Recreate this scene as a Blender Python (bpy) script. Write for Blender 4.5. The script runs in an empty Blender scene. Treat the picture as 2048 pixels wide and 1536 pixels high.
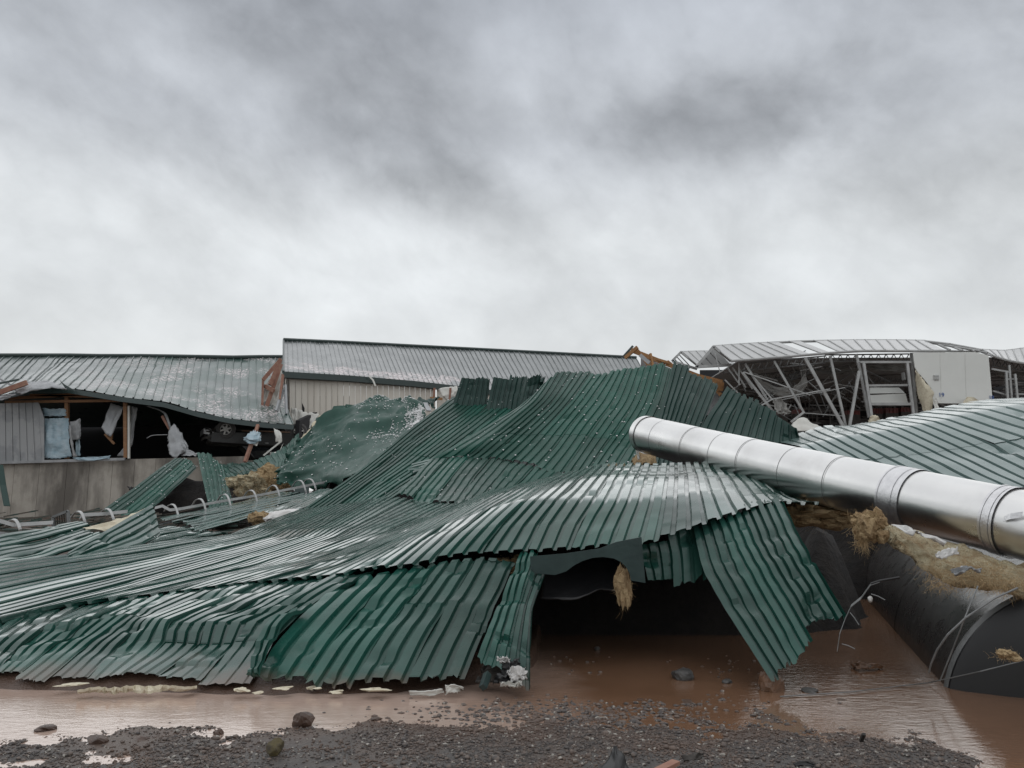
import bpy, bmesh, math, random
import numpy as np
from mathutils import Vector, Matrix

# ------------------------------------------------------------------ camera, sky, sun
F, HZ, CAMH = 1480.0, 980.0, 1.6
PITCH = math.atan((HZ - 768) / F)
sc = bpy.context.scene
C = sc.collection
cam_d = bpy.data.cameras.new('camera'); cam = bpy.data.objects.new('camera', cam_d); C.objects.link(cam)
cam.location = (0, 0, CAMH); cam.rotation_euler = (math.pi / 2 + PITCH, 0, 0)
cam_d.sensor_width = 36; cam_d.lens = 36 * F / 2048; cam_d.clip_end = 3000; cam_d.clip_start = 0.05
sc.camera = cam
sc.render.resolution_x = 1024; sc.render.resolution_y = 768
sc.view_settings.view_transform = 'Standard'; sc.view_settings.look = 'None'
sc.view_settings.exposure = 0.14; sc.view_settings.gamma = 1.0
sc.view_settings.use_curve_mapping = False

SUN_EL, SUN_AZ = 82.0, 12.0           # high above the cloud cover
def build_world():
    w = bpy.data.worlds.new('World'); sc.world = w; w.use_nodes = True
    nt = w.node_tree; nt.nodes.clear(); N = nt.nodes.new; L = nt.links.new
    def math_(op, a, b=None, c=None, clamp=False):
        n = N('ShaderNodeMath'); n.operation = op; n.use_clamp = clamp
        for i, v in enumerate((a, b, c)):
            if v is None: continue
            if isinstance(v, (int, float)): n.inputs[i].default_value = v
            else: L(v, n.inputs[i])
        return n.outputs[0]
    tc = N('ShaderNodeTexCoord'); sep = N('ShaderNodeSeparateXYZ'); L(tc.outputs['Generated'], sep.inputs[0])
    x, y, z = sep.outputs
    def noise(scale, detail, rough, dist=0.0, off=(0, 0, 0), sc3=(1, 1, 1), rot=0):
        m0 = N('ShaderNodeMapping'); L(tc.outputs['Generated'], m0.inputs[0]); m0.inputs['Rotation'].default_value = (0, rot, 0)
        m = N('ShaderNodeMapping'); L(m0.outputs[0], m.inputs[0]); m.inputs['Location'].default_value = off; m.inputs['Scale'].default_value = sc3
        n = N('ShaderNodeTexNoise'); L(m.outputs[0], n.inputs['Vector']); n.inputs['Scale'].default_value = scale
        n.inputs['Detail'].default_value = detail; n.inputs['Roughness'].default_value = rough
        n.inputs['Distortion'].default_value = dist
        return n.outputs[0]
    n1 = noise(3.2, 10, 0.60, 0.35, (3.1, 1.7, 0.4), (1, 1, 1.35), -0.55)
    n2 = noise(7.5, 10, 0.62, 0.5, (7.7, 2.2, 1.3), (1, 1, 1.15), -0.5)
    n3 = noise(1.5, 3, 0.5, 0.2, (1.2, 5.2, 0.7), (1, 1, 1.5), -0.4)
    rim = math_('ABSOLUTE', math_('SUBTRACT', noise(6.5, 8, 0.5, 0.1, (2.5, 1.3, 0.6), (1, 1, 1.2), -0.3), 0.5))
    # separate cloud masses of the sky in view: centre in (x/z', y/z'), radii, darkness
    blobs = 0.0
    def blob(px, py, rx, ry, amt, rot=0.0):
        nonlocal blobs
        cx = (px - 1024) / F; cy = (768 - py) / F
        d = Vector((cx, math.cos(PITCH) - math.sin(PITCH) * cy, math.sin(PITCH) + math.cos(PITCH) * cy)).normalized()
        rt = d.cross(Vector((0, 0, 1))).normalized(); up = rt.cross(d)
        c, s_ = math.cos(rot), math.sin(rot); e1 = (rt * c - up * s_) / (rx / F); e2 = (rt * s_ + up * c) / (ry / F)
        def dot(e):
            n = N('ShaderNodeVectorMath'); n.operation = 'DOT_PRODUCT'; L(tc.outputs['Generated'], n.inputs[0]); n.inputs[1].default_value = tuple(e); return n.outputs['Value']
        ex, ey = dot(e1), dot(e2)
        r2 = math_('ADD', math_('MULTIPLY', ex, ex), math_('MULTIPLY', ey, ey))
        r2 = math_('ADD', r2, math_('MULTIPLY', math_('LESS_THAN', dot(d), 0.0), 50.0))
        r2 = math_('ADD', r2, math_('MULTIPLY', math_('SUBTRACT', n1, 0.5), 1.7))
        # ragged rim
        r2 = math_('ADD', r2, math_('MULTIPLY', math_('SUBTRACT', rim, 0.10), 5.0))
        g = math_('MULTIPLY', math_('POWER', 2.718, math_('MULTIPLY', math_('POWER', math_('MAXIMUM', r2, 0.0), 1.5), -1.0)), amt)
        blobs = g if isinstance(blobs, float) else math_('ADD', blobs, g)
    blob(1430, 240, 225, 80, -0.30)
    blob(300, 250, 380, 75, -0.13, 0.45)
    blob(700, 210, 300, 120, -0.19, 0.6)
    blob(880, 360, 250, 60, -0.16, 0.5)
    blob(470, 380, 220, 40, -0.08, 0.35)
    blob(1960, 230, 260, 150, -0.13)
    blob(1700, 420, 200, 60, -0.05)
    blob(1850, 610, 260, 35, -0.05)
    blob(920, 530, 420, 80, 0.13)
    blob(1060, 110, 90, 90, 0.16)
    blob(1120, 330, 120, 60, 0.09)
    blob(520, 230, 40, 110, 0.07, 0.6)
    blob(200, 540, 420, 90, 0.04)
    # elevation gradient: pale towards the horizon, grey overhead
    ramp = N('ShaderNodeValToRGB'); L(z, ramp.inputs[0])
    cr = ramp.color_ramp; cr.interpolation = 'EASE'
    cr.elements[0].position = 0.0; cr.elements[0].color = (0.73, 0.745, 0.74, 1)
    cr.elements[1].position = 0.62; cr.elements[1].color = (0.37, 0.395, 0.435, 1)
    e = cr.elements.new(0.30); e.color = (0.64, 0.665, 0.68, 1)
    e = cr.elements.new(0.46); e.color = (0.47, 0.495, 0.53, 1)
    amp = math_('MULTIPLY_ADD', math_('MINIMUM', math_('MAXIMUM', z, 0.0), 0.40), 1.9, 0.10)
    dens = math_('ADD', math_('MULTIPLY', math_('SUBTRACT', n1, 0.5), 0.8), math_('MULTIPLY', math_('SUBTRACT', n2, 0.5), 0.35))
    dens = math_('ADD', dens, math_('MULTIPLY', math_('SUBTRACT', n3, 0.5), 0.7))
    puff = math_('ABSOLUTE', math_('SUBTRACT', noise(4.2, 7, 0.5, 0.15, (5.5, 0.3, 2.1), (1, 1, 1.5), -0.5), 0.5))
    puff2 = math_('ABSOLUTE', math_('SUBTRACT', noise(9.0, 7, 0.52, 0.15, (1.5, 4.3, 2.9), (1, 1, 1.4), -0.5), 0.5))
    dens = math_('ADD', dens, math_('MULTIPLY', math_('SUBTRACT', puff, 0.10), 1.0))
    dens = math_('ADD', dens, math_('MULTIPLY', math_('SUBTRACT', puff2, 0.10), 0.55))
    mult = math_('ADD', math_('MULTIPLY', dens, amp), 1.0)
    mult = math_('ADD', mult, math_('MULTIPLY', blobs, 0.9))
    mx = N('ShaderNodeMix'); mx.data_type = 'RGBA'; mx.blend_type = 'MULTIPLY'; mx.inputs[0].default_value = 1.0
    L(ramp.outputs[0], mx.inputs[6]); cmb = N('ShaderNodeCombineColor')
    for i in range(3): L(mult, cmb.inputs[i])
    L(cmb.outputs[0], mx.inputs[7])
    sky = N('ShaderNodeTexSky'); sky.sky_type = 'NISHITA'; sky.sun_disc = False
    sky.sun_elevation = math.radians(SUN_EL); sky.sun_rotation = math.radians(SUN_AZ); sky.dust_density = 4
    sk = N('ShaderNodeMix'); sk.data_type = 'RGBA'; sk.blend_type = 'MULTIPLY'; sk.inputs[0].default_value = 1.0
    L(sky.outputs[0], sk.inputs[6]); sk.inputs[7].default_value = (0.08, 0.08, 0.08, 1)
    fin = N('ShaderNodeMix'); fin.data_type = 'RGBA'; fin.inputs[0].default_value = 0.95
    L(sk.outputs[2], fin.inputs[6]); L(mx.outputs[2], fin.inputs[7])
    bg = N('ShaderNodeBackground'); L(fin.outputs[2], bg.inputs[0]); bg.inputs[1].default_value = 1.06
    out = N('ShaderNodeOutputWorld'); L(bg.outputs[0], out.inputs[0])
build_world()
sun_d = bpy.data.lights.new('sun', 'SUN'); sun_d.energy = 1.5; sun_d.angle = math.radians(140); sun_d.color = (1.0, 0.98, 0.95)
sun = bpy.data.objects.new('sun', sun_d); C.objects.link(sun)
_el, _az = math.radians(SUN_EL), math.radians(SUN_AZ)
sun.rotation_euler = Vector((math.sin(_az) * math.cos(_el), math.cos(_az) * math.cos(_el), math.sin(_el))).to_track_quat('Z', 'Y').to_euler()

# ------------------------------------------------------------------ helpers
rng = np.random.default_rng(7); random.seed(7)
def P(px, py, d):
    """point of the place at forward distance d (metres) that the photograph shows at (px, py)"""
    cx = (px - 1024) / F; cy = (768 - py) / F
    yy = math.cos(PITCH) - math.sin(PITCH) * cy; zz = math.sin(PITCH) + math.cos(PITCH) * cy
    s = d / yy
    return np.array((cx * s, d, CAMH + zz * s))
def Gd(px, py, z=0.0):
    """point on the level z seen at (px, py)"""
    cx = (px - 1024) / F; cy = (768 - py) / F
    yy = math.cos(PITCH) - math.sin(PITCH) * cy; zz = math.sin(PITCH) + math.cos(PITCH) * cy
    s = (z - CAMH) / zz
    return np.array((cx * s, yy * s, z))
def hash2(ix, iy, seed):
    n = (ix.astype(np.int64) * 374761393 + iy.astype(np.int64) * 668265263 + seed * 974634731) & 0x7fffffff
    n = ((n ^ (n >> 13)) * 1274126177) & 0x7fffffff
    return ((n ^ (n >> 16)) & 0xffff) / 65535.0
def vnoise(x, y, seed=0):
    x = np.asarray(x, float); y = np.asarray(y, float)
    ix = np.floor(x); iy = np.floor(y); fx = x - ix; fy = y - iy
    fx = fx * fx * (3 - 2 * fx); fy = fy * fy * (3 - 2 * fy)
    a = hash2(ix, iy, seed); b = hash2(ix + 1, iy, seed); c = hash2(ix, iy + 1, seed); d = hash2(ix + 1, iy + 1, seed)
    return (a * (1 - fx) + b * fx) * (1 - fy) + (c * (1 - fx) + d * fx) * fy - 0.5
def fbm(x, y, seed=0, o=4):
    s = 0; a = 1.0
    for i in range(o):
        s = s + a * vnoise(np.asarray(x) * 2 ** i, np.asarray(y) * 2 ** i, seed + i); a *= 0.5
    return s
def tag(o, label=None, cat=None, group=None, kind=None):
    if label: o['label'] = label
    if cat: o['category'] = cat
    if group: o['group'] = group
    if kind: o['kind'] = kind
    return o
def empty(name, loc, label=None, cat=None, group=None):
    o = bpy.data.objects.new(name, None); C.objects.link(o); o.location = tuple(loc); o.empty_display_size = 0.1
    return tag(o, label, cat, group)
def mk(name, v, f, m, parent=None, label=None, cat=None, group=None, kind=None, smooth=False, sharp=None):
    me = bpy.data.meshes.new(name)
    me.from_pydata([tuple(p) for p in v] if not isinstance(v, np.ndarray) else v.tolist(), [], f if isinstance(f, list) else f.tolist())
    if m is not None: me.materials.append(m)
    if smooth: me.polygons.foreach_set('use_smooth', [True] * len(me.polygons))
    if sharp: me.set_sharp_from_angle(angle=math.radians(sharp))
    me.update()
    o = bpy.data.objects.new(name, me); C.objects.link(o)
    if parent is not None:
        o.parent = parent
        bl = Vector((0, 0, 0)); q = parent
        while q is not None: bl += q.location; q = q.parent
        o.location = -bl          # meshes are written in place coordinates
    return tag(o, label, cat, group, kind)
class MB:
    def __init__(s): s.v = []; s.f = []
    def add(s, v, f):
        b = len(s.v); s.v += [tuple(p) for p in v]; s.f += [[i + b for i in q] for q in f]; return s
    def tube(s, pts, r, n=8, cap=True):
        pts = [np.asarray(p, float) for p in pts]; rs = r if isinstance(r, (list, tuple)) else [r] * len(pts)
        vs = []; fs = []; up = np.array((0.13, 0.21, 0.97))
        for i, p in enumerate(pts):
            t = pts[min(i + 1, len(pts) - 1)] - pts[max(i - 1, 0)]; t = t / (np.linalg.norm(t) + 1e-9)
            a = np.cross(t, up); 
            if np.linalg.norm(a) < 1e-3: a = np.cross(t, (1, 0, 0))
            a /= np.linalg.norm(a); b = np.cross(a, t)
            for k in range(n):
                th = 2 * math.pi * k / n; vs.append(p + rs[i] * (math.cos(th) * a + math.sin(th) * b))
        for i in range(len(pts) - 1):
            for k in range(n):
                fs.append([i * n + k, i * n + (k + 1) % n, (i + 1) * n + (k + 1) % n, (i + 1) * n + k])
        if cap: fs.append(list(range(n))[::-1]); fs.append([(len(pts) - 1) * n + k for k in range(n)])
        return s.add(vs, fs)
    def bar(s, p, q, w, h, up=(0, 0, 1)):
        p = np.asarray(p, float); q = np.asarray(q, float); t = q - p; t /= np.linalg.norm(t)
        a = np.cross(t, up)
        if np.linalg.norm(a) < 1e-3: a = np.cross(t, (0, 1, 0))
        a /= np.linalg.norm(a); b = np.cross(a, t)
        vs = [c + sx * a * w / 2 + sz * b * h / 2 for c in (p, q) for sx, sz in ((-1, -1), (1, -1), (1, 1), (-1, 1))]
        return s.add(vs, [[0, 1, 2, 3], [7, 6, 5, 4], [0, 4, 5, 1], [1, 5, 6, 2], [2, 6, 7, 3], [3, 7, 4, 0]])
    def strip(s, pts, w, th, side):
        """flat bar following pts, width along side vector"""
        side = np.asarray(side, float); side /= np.linalg.norm(side); n = len(pts); vs = []
        for i, p in enumerate(pts):
            p = np.asarray(p, float); t = np.asarray(pts[min(i + 1, n - 1)]) - np.asarray(pts[max(i - 1, 0)])
            nn = np.cross(t, side); nn /= (np.linalg.norm(nn) + 1e-9)
            for a, b in ((-1, -1), (1, -1), (1, 1), (-1, 1)): vs.append(p + side * a * w / 2 + nn * b * th / 2)
        fs = [[0, 1, 2, 3], [(n - 1) * 4 + k for k in (3, 2, 1, 0)]]
        for i in range(n - 1):
            for k in range(4): fs.append([i * 4 + k, i * 4 + (k + 1) % 4, (i + 1) * 4 + (k + 1) % 4, (i + 1) * 4 + k])
        return s.add(vs, fs)
    def slab(s, poly, off):
        """polygon pushed by vector off"""
        poly = [np.asarray(p, float) for p in poly]; off = np.asarray(off, float); n = len(poly)
        vs = poly + [p + off for p in poly]
        fs = [list(range(n)), [2 * n - 1 - k for k in range(n)]] + [[k, n + k, n + (k + 1) % n, (k + 1) % n] for k in range(n)]
        return s.add(vs, fs)
    def box(s, c, d, rot=0):
        c = np.asarray(c, float); cr, sr = math.cos(rot), math.sin(rot); vs = []
        for z in (-1, 1):
            for x, y in ((-1, -1), (1, -1), (1, 1), (-1, 1)):
                a, b = x * d[0] / 2, y * d[1] / 2
                vs.append(c + (a * cr - b * sr, a * sr + b * cr, z * d[2] / 2))
        return s.add(vs, [[3, 2, 1, 0], [4, 5, 6, 7], [0, 1, 5, 4], [1, 2, 6, 5], [2, 3, 7, 6], [3, 0, 4, 7]])
    def build(s, name, m, parent=None, **k): return mk(name, s.v, s.f, m, parent, **k)

def cr_interp(A, t, axis, tens=0.0):
    """cardinal spline of control array A along axis at parameters t (index units)"""
    A = np.moveaxis(A, axis, 0); n = A.shape[0]
    i = np.clip(np.floor(t).astype(int), 0, n - 2); f = (t - i).reshape((-1,) + (1,) * (A.ndim - 1))
    p1 = A[i]; p2 = A[i + 1]; p0 = np.where((i > 0).reshape(f.shape), A[np.maximum(i - 1, 0)], 2 * p1 - p2)
    p3 = np.where((i < n - 2).reshape(f.shape), A[np.minimum(i + 2, n - 1)], 2 * p2 - p1)
    m1 = (p2 - p0) * 0.5; m2 = (p3 - p1) * 0.5
    h = (2 * f**3 - 3 * f**2 + 1) * p1 + (f**3 - 2 * f**2 + f) * m1 + (-2 * f**3 + 3 * f**2) * p2 + (f**3 - f**2) * m2
    lin = p1 * (1 - f) + p2 * f
    return np.moveaxis(h * (1 - tens) + lin * tens, 0, axis)
BOX_RIB = ([0.0, 0.29, 0.58, 0.66, 0.92], [1, 1, 1, 0, 0])
WIDE_RIB = ([0.0, 0.36, 0.72, 0.78, 0.95], [1, 1, 1, 0, 0])
SEAM = ([0.0, 0.40, 0.80, 0.86, 0.94], [0, 0, 0, 1, 1])
ALLPTS = []                 # points of the fallen sheets, for the rubble heap added under them
def sheet(name, label, cols, ribs, m, h=0.030, per=3, nv=44, amp=0.012, dents=10, dent=0.03, jag=0.012, tens=0.35,
          hfade=None, prof=BOX_RIB, part='metal_panel', cat='roof section', group='fallen green roof sections', parent=None, heap=True, seed=1, lift=0.007, kink=1.0, vlaps=(), dens=1.0, creases=()):
    W = np.array([[P(*q) for q in c] for c in cols])             # [nu, nv, 3]
    nu, nvc = W.shape[:2]
    if isinstance(ribs, (int, float)): ribs = [ribs / (nu - 1)] * (nu - 1)
    ribs = [q * dens for q in ribs]
    cum = np.concatenate([[0], np.cumsum(ribs)]); R = int(round(cum[-1])); cum = cum * R / cum[-1]
    r = np.random.default_rng(seed)
    ts, hs = prof
    rr = np.array([k + t for k in range(R) for t in ts] + [R]); hh = np.array([q for k in range(R) for q in hs] + [hs[0]], float)
    ui = np.interp(rr, cum, np.arange(nu))
    vi = np.linspace(0, nvc - 1, nv)
    S = cr_interp(W, ui, 0, 0.15); S = cr_interp(S, vi, 1, tens)   # [U, V, 3]
    if parent is None:
        root = empty(name, S.reshape(-1, 3)[S.reshape(-1, 3)[:, 2].argmin()], label, cat, group)
    else: root = parent
    du = np.gradient(S, axis=0); dv = np.gradient(S, axis=1); nn = np.cross(du, dv); nn /= (np.linalg.norm(nn, axis=2, keepdims=True) + 1e-9)
    toc = np.array((0, 0, CAMH + 2.0)) - S
    fl = np.sign((nn * toc).sum(2).mean()); nn *= fl
    lu = np.concatenate([[0], np.cumsum(np.linalg.norm(np.diff(S.mean(1), axis=0), axis=1))])
    lv = np.concatenate([[0], np.cumsum(np.linalg.norm(np.diff(S.mean(0), axis=0), axis=1))])
    LU, LV = np.meshgrid(lu, lv, indexing='ij')
    hm = np.ones_like(LU) * hh[:, None] * h
    dsp = amp * 2.2 * fbm(LU * 0.9 + seed, LV * 0.9, seed, 3) + amp * 0.35 * vnoise(LU * 0.7, LV * 4.0, seed + 9)
    if hfade: hm = hm * np.interp(np.linspace(0, 1, nv), *hfade)[None, :]
    for k in range(dents):
        cu, cv = r.uniform(0, lu[-1]), r.uniform(0, lv[-1]); su, sv = r.uniform(0.05, 0.13), r.uniform(0.025, 0.07)
        g = np.exp(-((LU - cu) / su) ** 2 - ((LV - cv) / sv) ** 2); dsp = dsp - dent * r.uniform(0.3, 1) * g
        hm = hm * (1 - 0.6 * g)
    for cpos, camt in creases:                      # sharp kinks running across the ribs
        wob = cpos * lv[-1] + 0.12 * vnoise(LU * 2.0, LU * 0 + 3.3, seed + 5)
        dsp = dsp + camt * np.maximum(0, 1 - np.abs(LV - wob) / 0.10)
    S2 = S + nn * (hm + dsp)[..., None]
    V = S.shape[1]; nb = len(ts)
    for p0 in range(0, R, per):
        a = p0 * nb; b = min((p0 + per) * nb, R * nb)
        blk = S2[a:b + 1].copy()
        if jag:
            sh0, sh1 = r.uniform(-1, 1, 2) * jag * 3
            e0 = blk[:, 0] - blk[:, 1]; e0 /= np.linalg.norm(e0, axis=1, keepdims=True) + 1e-9
            e1 = blk[:, -1] - blk[:, -2]; e1 /= np.linalg.norm(e1, axis=1, keepdims=True) + 1e-9
            blk[:, 0] += e0 * (sh0 + r.uniform(-jag, jag, (len(blk), 1))); blk[:, -1] += e1 * (sh1 + r.uniform(-jag, jag, (len(blk), 1)))
        ramp_ = np.linspace(0, 1, len(blk))[:, None]
        blk += nn[a:b + 1] * ((lift * ramp_ + r.uniform(-0.3, 0.3) * lift)[..., None])
        if kink:                                    # each sheet is kinked in its own places
            kn = np.sort(np.concatenate([[0, 1], r.uniform(0.05, 0.95, 7)])); kv = r.normal(0, amp * 0.55 * kink, len(kn))
            tw = r.normal(0, amp * 0.35 * kink, len(kn)); vv_ = np.linspace(0, 1, V)
            off = np.interp(vv_, kn, kv)[None, :] + (ramp_ - 0.5) * 2 * np.interp(vv_, kn, tw)[None, :]
            blk += nn[a:b + 1] * off[..., None]
        cuts = [0] + [int(np.clip(round((c_ + r.uniform(-0.012, 0.012)) * (V - 1)), 2, V - 3)) for c_ in vlaps] + [V - 1]
        for ci in range(len(cuts) - 1):
            seg = blk[:, cuts[ci]:cuts[ci + 1] + 1].copy()
            if ci < len(cuts) - 2:                  # the upper sheet laps over the lower one
                e1 = seg[:, -1] - seg[:, -2]; e1 /= np.linalg.norm(e1, axis=1, keepdims=True) + 1e-9
                seg[:, -1] += e1 * (0.03 + r.uniform(-jag, jag, (len(seg), 1)) * .4)
                w_l = np.linspace(0, 1, seg.shape[1])[None, :, None] ** 3
                seg += nn[a:b + 1, cuts[ci]:cuts[ci + 1] + 1] * (0.004 + (r.uniform(0, 0.010) if r.uniform() < .3 else 0)) * w_l
            n_u, n_v = seg.shape[:2]; idx = np.arange(n_u * n_v).reshape(n_u, n_v)
            q = np.stack([idx[:-1, :-1], idx[1:, :-1], idx[1:, 1:], idx[:-1, 1:]], -1).reshape(-1, 4)
            if fl < 0: q = q[:, ::-1]
            mk(part, seg.reshape(-1, 3), q, m, root, smooth=True, sharp=24)
    if heap: ALLPTS.append(S.reshape(-1, 3)[::3])
    root_S[name + label if label else name] = (S2, nn)
    return root
root_S = {}
def patch(name, cols, m, nu=24, nv=24, amp=0.02, freq=2.0, th=0.004, tens=0.2, seed=3, parent=None, world=False, fold=0.0, **kw):
    """crumpled thin cloth or plain sheet with a real thickness"""
    W = np.array([[q if world else P(*q) for q in c] for c in cols], float)
    S = cr_interp(W, np.linspace(0, W.shape[0] - 1, nu), 0, tens); S = cr_interp(S, np.linspace(0, W.shape[1] - 1, nv), 1, tens)
    n = np.cross(np.gradient(S, axis=0), np.gradient(S, axis=1)); n /= np.linalg.norm(n, axis=2, keepdims=True) + 1e-9
    if (n * (np.array((0, 0, 3.0)) - S)).sum() < 0: n = -n; flip = True
    else: flip = False
    size = np.linalg.norm(W[-1, 0] - W[0, 0]) + np.linalg.norm(W[0, -1] - W[0, 0])
    A, B = np.meshgrid(np.linspace(0, 1, nu), np.linspace(0, 1, nv), indexing='ij')
    nz = fbm(A * freq * 2, B * freq * 2, seed, 4) + 0.6 * (0.25 - np.abs(vnoise(A * freq * 3 + B * 2, B * freq * 1.2, seed + 7)))
    S = S + n * (amp * 2 * nz)[..., None]
    S[0] += rng.uniform(-1, 1, (nv, 3)) * amp * 0.4; S[-1] += rng.uniform(-1, 1, (nv, 3)) * amp * 0.4
    S[:, 0] += rng.uniform(-1, 1, (nu, 3)) * amp * 0.4; S[:, -1] += rng.uniform(-1, 1, (nu, 3)) * amp * 0.4
    idx = np.arange(nu * nv).reshape(nu, nv)
    q = np.stack([idx[:-1, :-1], idx[1:, :-1], idx[1:, 1:], idx[:-1, 1:]], -1).reshape(-1, 4)
    if flip: q = q[:, ::-1]
    o = mk(name, S.reshape(-1, 3), q, m, parent, smooth=True, sharp=45, **kw)
    if th:
        md = o.modifiers.new('thickness', 'SOLIDIFY'); md.thickness = th; md.offset = -1
    return o
_ico = {}
def ico(sub):
    if sub not in _ico:
        bm = bmesh.new(); bmesh.ops.create_icosphere(bm, subdivisions=sub, radius=1.0); bm.verts.ensure_lookup_table()
        _ico[sub] = (np.array([v.co[:] for v in bm.verts]), [[v.index for v in f.verts] for f in bm.faces]); bm.free()
    return _ico[sub]
def rock(name, c, dims, m, sub=3, rough=0.28, seed=1, smooth=False, **kw):
    v, f = ico(sub); v = v.copy()
    n = fbm(v[:, 0] * 1.3 + v[:, 2] * 0.7 + seed * 3.1, v[:, 1] * 1.3 + v[:, 2] * 0.9, seed, 4)
    v *= (1 + rough * 1.6 * n)[:, None]
    r = np.random.default_rng(seed)                      # a few flat broken faces
    for k in range(6):
        d = r.normal(size=3); d /= np.linalg.norm(d); lim = r.uniform(0.62, 0.85); s_ = v @ d
        v = v - np.outer(np.maximum(s_ - lim, 0), d)
    return mk(name, v * np.array(dims) / 2 + np.array(c), [list(q) for q in f], m, smooth=smooth, **kw)

# ------------------------------------------------------------------ materials
def material(name, col, rough=0.5, metal=0.0, col2=None, nscale=3.0, stretch=(1, 1, 1), bump=0.0, bscale=20.0, coat=0.0, coat_rough=0.1, ior=1.5,
             rvar=0.0, detail=6.0, lo=0.35, hi=0.65, alpha=None, spec=0.5, trans=0.0, extra=None, bstretch=None, sheen=0.0):
    m = bpy.data.materials.new(name); m.use_nodes = True; nt = m.node_tree; N = nt.nodes.new; L = nt.links.new
    b = nt.nodes['Principled BSDF']
    b.inputs['Base Color'].default_value = (*col, 1); b.inputs['Roughness'].default_value = rough; b.inputs['Metallic'].default_value = metal
    b.inputs['IOR'].default_value = ior; b.inputs['Coat Weight'].default_value = coat; b.inputs['Coat Roughness'].default_value = coat_rough
    b.inputs['Specular IOR Level'].default_value = spec
    if trans: b.inputs['Transmission Weight'].default_value = trans
    tc = N('ShaderNodeTexCoord')
    def noise(scale, st=(1, 1, 1), det=detail):
        mp = N('ShaderNodeMapping'); L(tc.outputs['Object'], mp.inputs[0]); mp.inputs['Scale'].default_value = st
        n = N('ShaderNodeTexNoise'); L(mp.outputs[0], n.inputs['Vector']); n.inputs['Scale'].default_value = scale
        n.inputs['Detail'].default_value = det; n.inputs['Roughness'].default_value = 0.6
        return n.outputs[0]
    def rng_(v, a, b2, c, d):
        mr = N('ShaderNodeMapRange'); L(v, mr.inputs[0])
        for i, q in enumerate((a, b2, c, d)): mr.inputs[i + 1].default_value = q
        return mr.outputs[0]
    out = None
    if col2 is not None:
        mx = N('ShaderNodeMix'); mx.data_type = 'RGBA'; L(rng_(noise(nscale, stretch), lo, hi, 0, 1), mx.inputs[0])
        mx.inputs[6].default_value = (*col, 1); mx.inputs[7].default_value = (*col2, 1); out = mx.outputs[2]; L(out, b.inputs['Base Color'])
    if rvar: L(rng_(noise(nscale * 2.3, stretch), 0.3, 0.7, max(rough - rvar, 0.02), rough + rvar), b.inputs['Roughness'])
    if bump:
        bp = N('ShaderNodeBump'); bp.inputs['Strength'].default_value = 1.0; bp.inputs['Distance'].default_value = bump
        L(noise(bscale, bstretch or (1, 1, 1)), bp.inputs['Height']); L(bp.outputs[0], b.inputs['Normal'])
    if extra: extra(nt, b, tc, noise, rng_, out)
    return m
def tint(nt, b, out, amt=0.25):
    """each sheet of the roof has weathered a little differently"""
    N = nt.nodes.new; L = nt.links.new
    oi = N('ShaderNodeObjectInfo'); hs = N('ShaderNodeHueSaturation'); mr = N('ShaderNodeMapRange'); L(oi.outputs['Random'], mr.inputs[0])
    mr.inputs[3].default_value = 1 - amt; mr.inputs[4].default_value = 1 + amt; L(mr.outputs[0], hs.inputs['Value'])
    m2 = N('ShaderNodeMapRange'); L(mathn(nt, 'FRACT', mathn(nt, 'MULTIPLY', oi.outputs['Random'], 7.3)), m2.inputs[0]); m2.inputs[3].default_value = 0.85; m2.inputs[4].default_value = 1.08; L(m2.outputs[0], hs.inputs['Saturation'])
    L(out, hs.inputs['Color']); L(hs.outputs[0], b.inputs['Base Color']); return hs.outputs[0]
def mix_layer(nt, b, base, fac, col, rough=None):
    """lay another colour over the base where fac says"""
    N = nt.nodes.new; L = nt.links.new
    mx = N('ShaderNodeMix'); mx.data_type = 'RGBA'; L(fac, mx.inputs[0])
    if base is not None: L(base, mx.inputs[6])
    else: mx.inputs[6].default_value = b.inputs['Base Color'].default_value
    mx.inputs[7].default_value = (*col, 1); L(mx.outputs[2], b.inputs['Base Color'])
    if rough is not None:
        mr = N('ShaderNodeMix'); mr.data_type = 'FLOAT'; L(fac, mr.inputs[0])
        src = b.inputs['Roughness'].links[0].from_socket if b.inputs['Roughness'].links else None
        if src: L(src, mr.inputs[2])
        else: mr.inputs[2].default_value = b.inputs['Roughness'].default_value
        mr.inputs[3].default_value = rough; L(mr.outputs[0], b.inputs['Roughness'])
    return mx.outputs[2]
def mathn(nt, op, a, b=None, clamp=False):
    n = nt.nodes.new('ShaderNodeMath'); n.operation = op; n.use_clamp = clamp
    for i, v in enumerate((a, b)):
        if v is None: continue
        if isinstance(v, (int, float)): n.inputs[i].default_value = v
        else: nt.links.new(v, n.inputs[i])
    return n.outputs[0]
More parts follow.
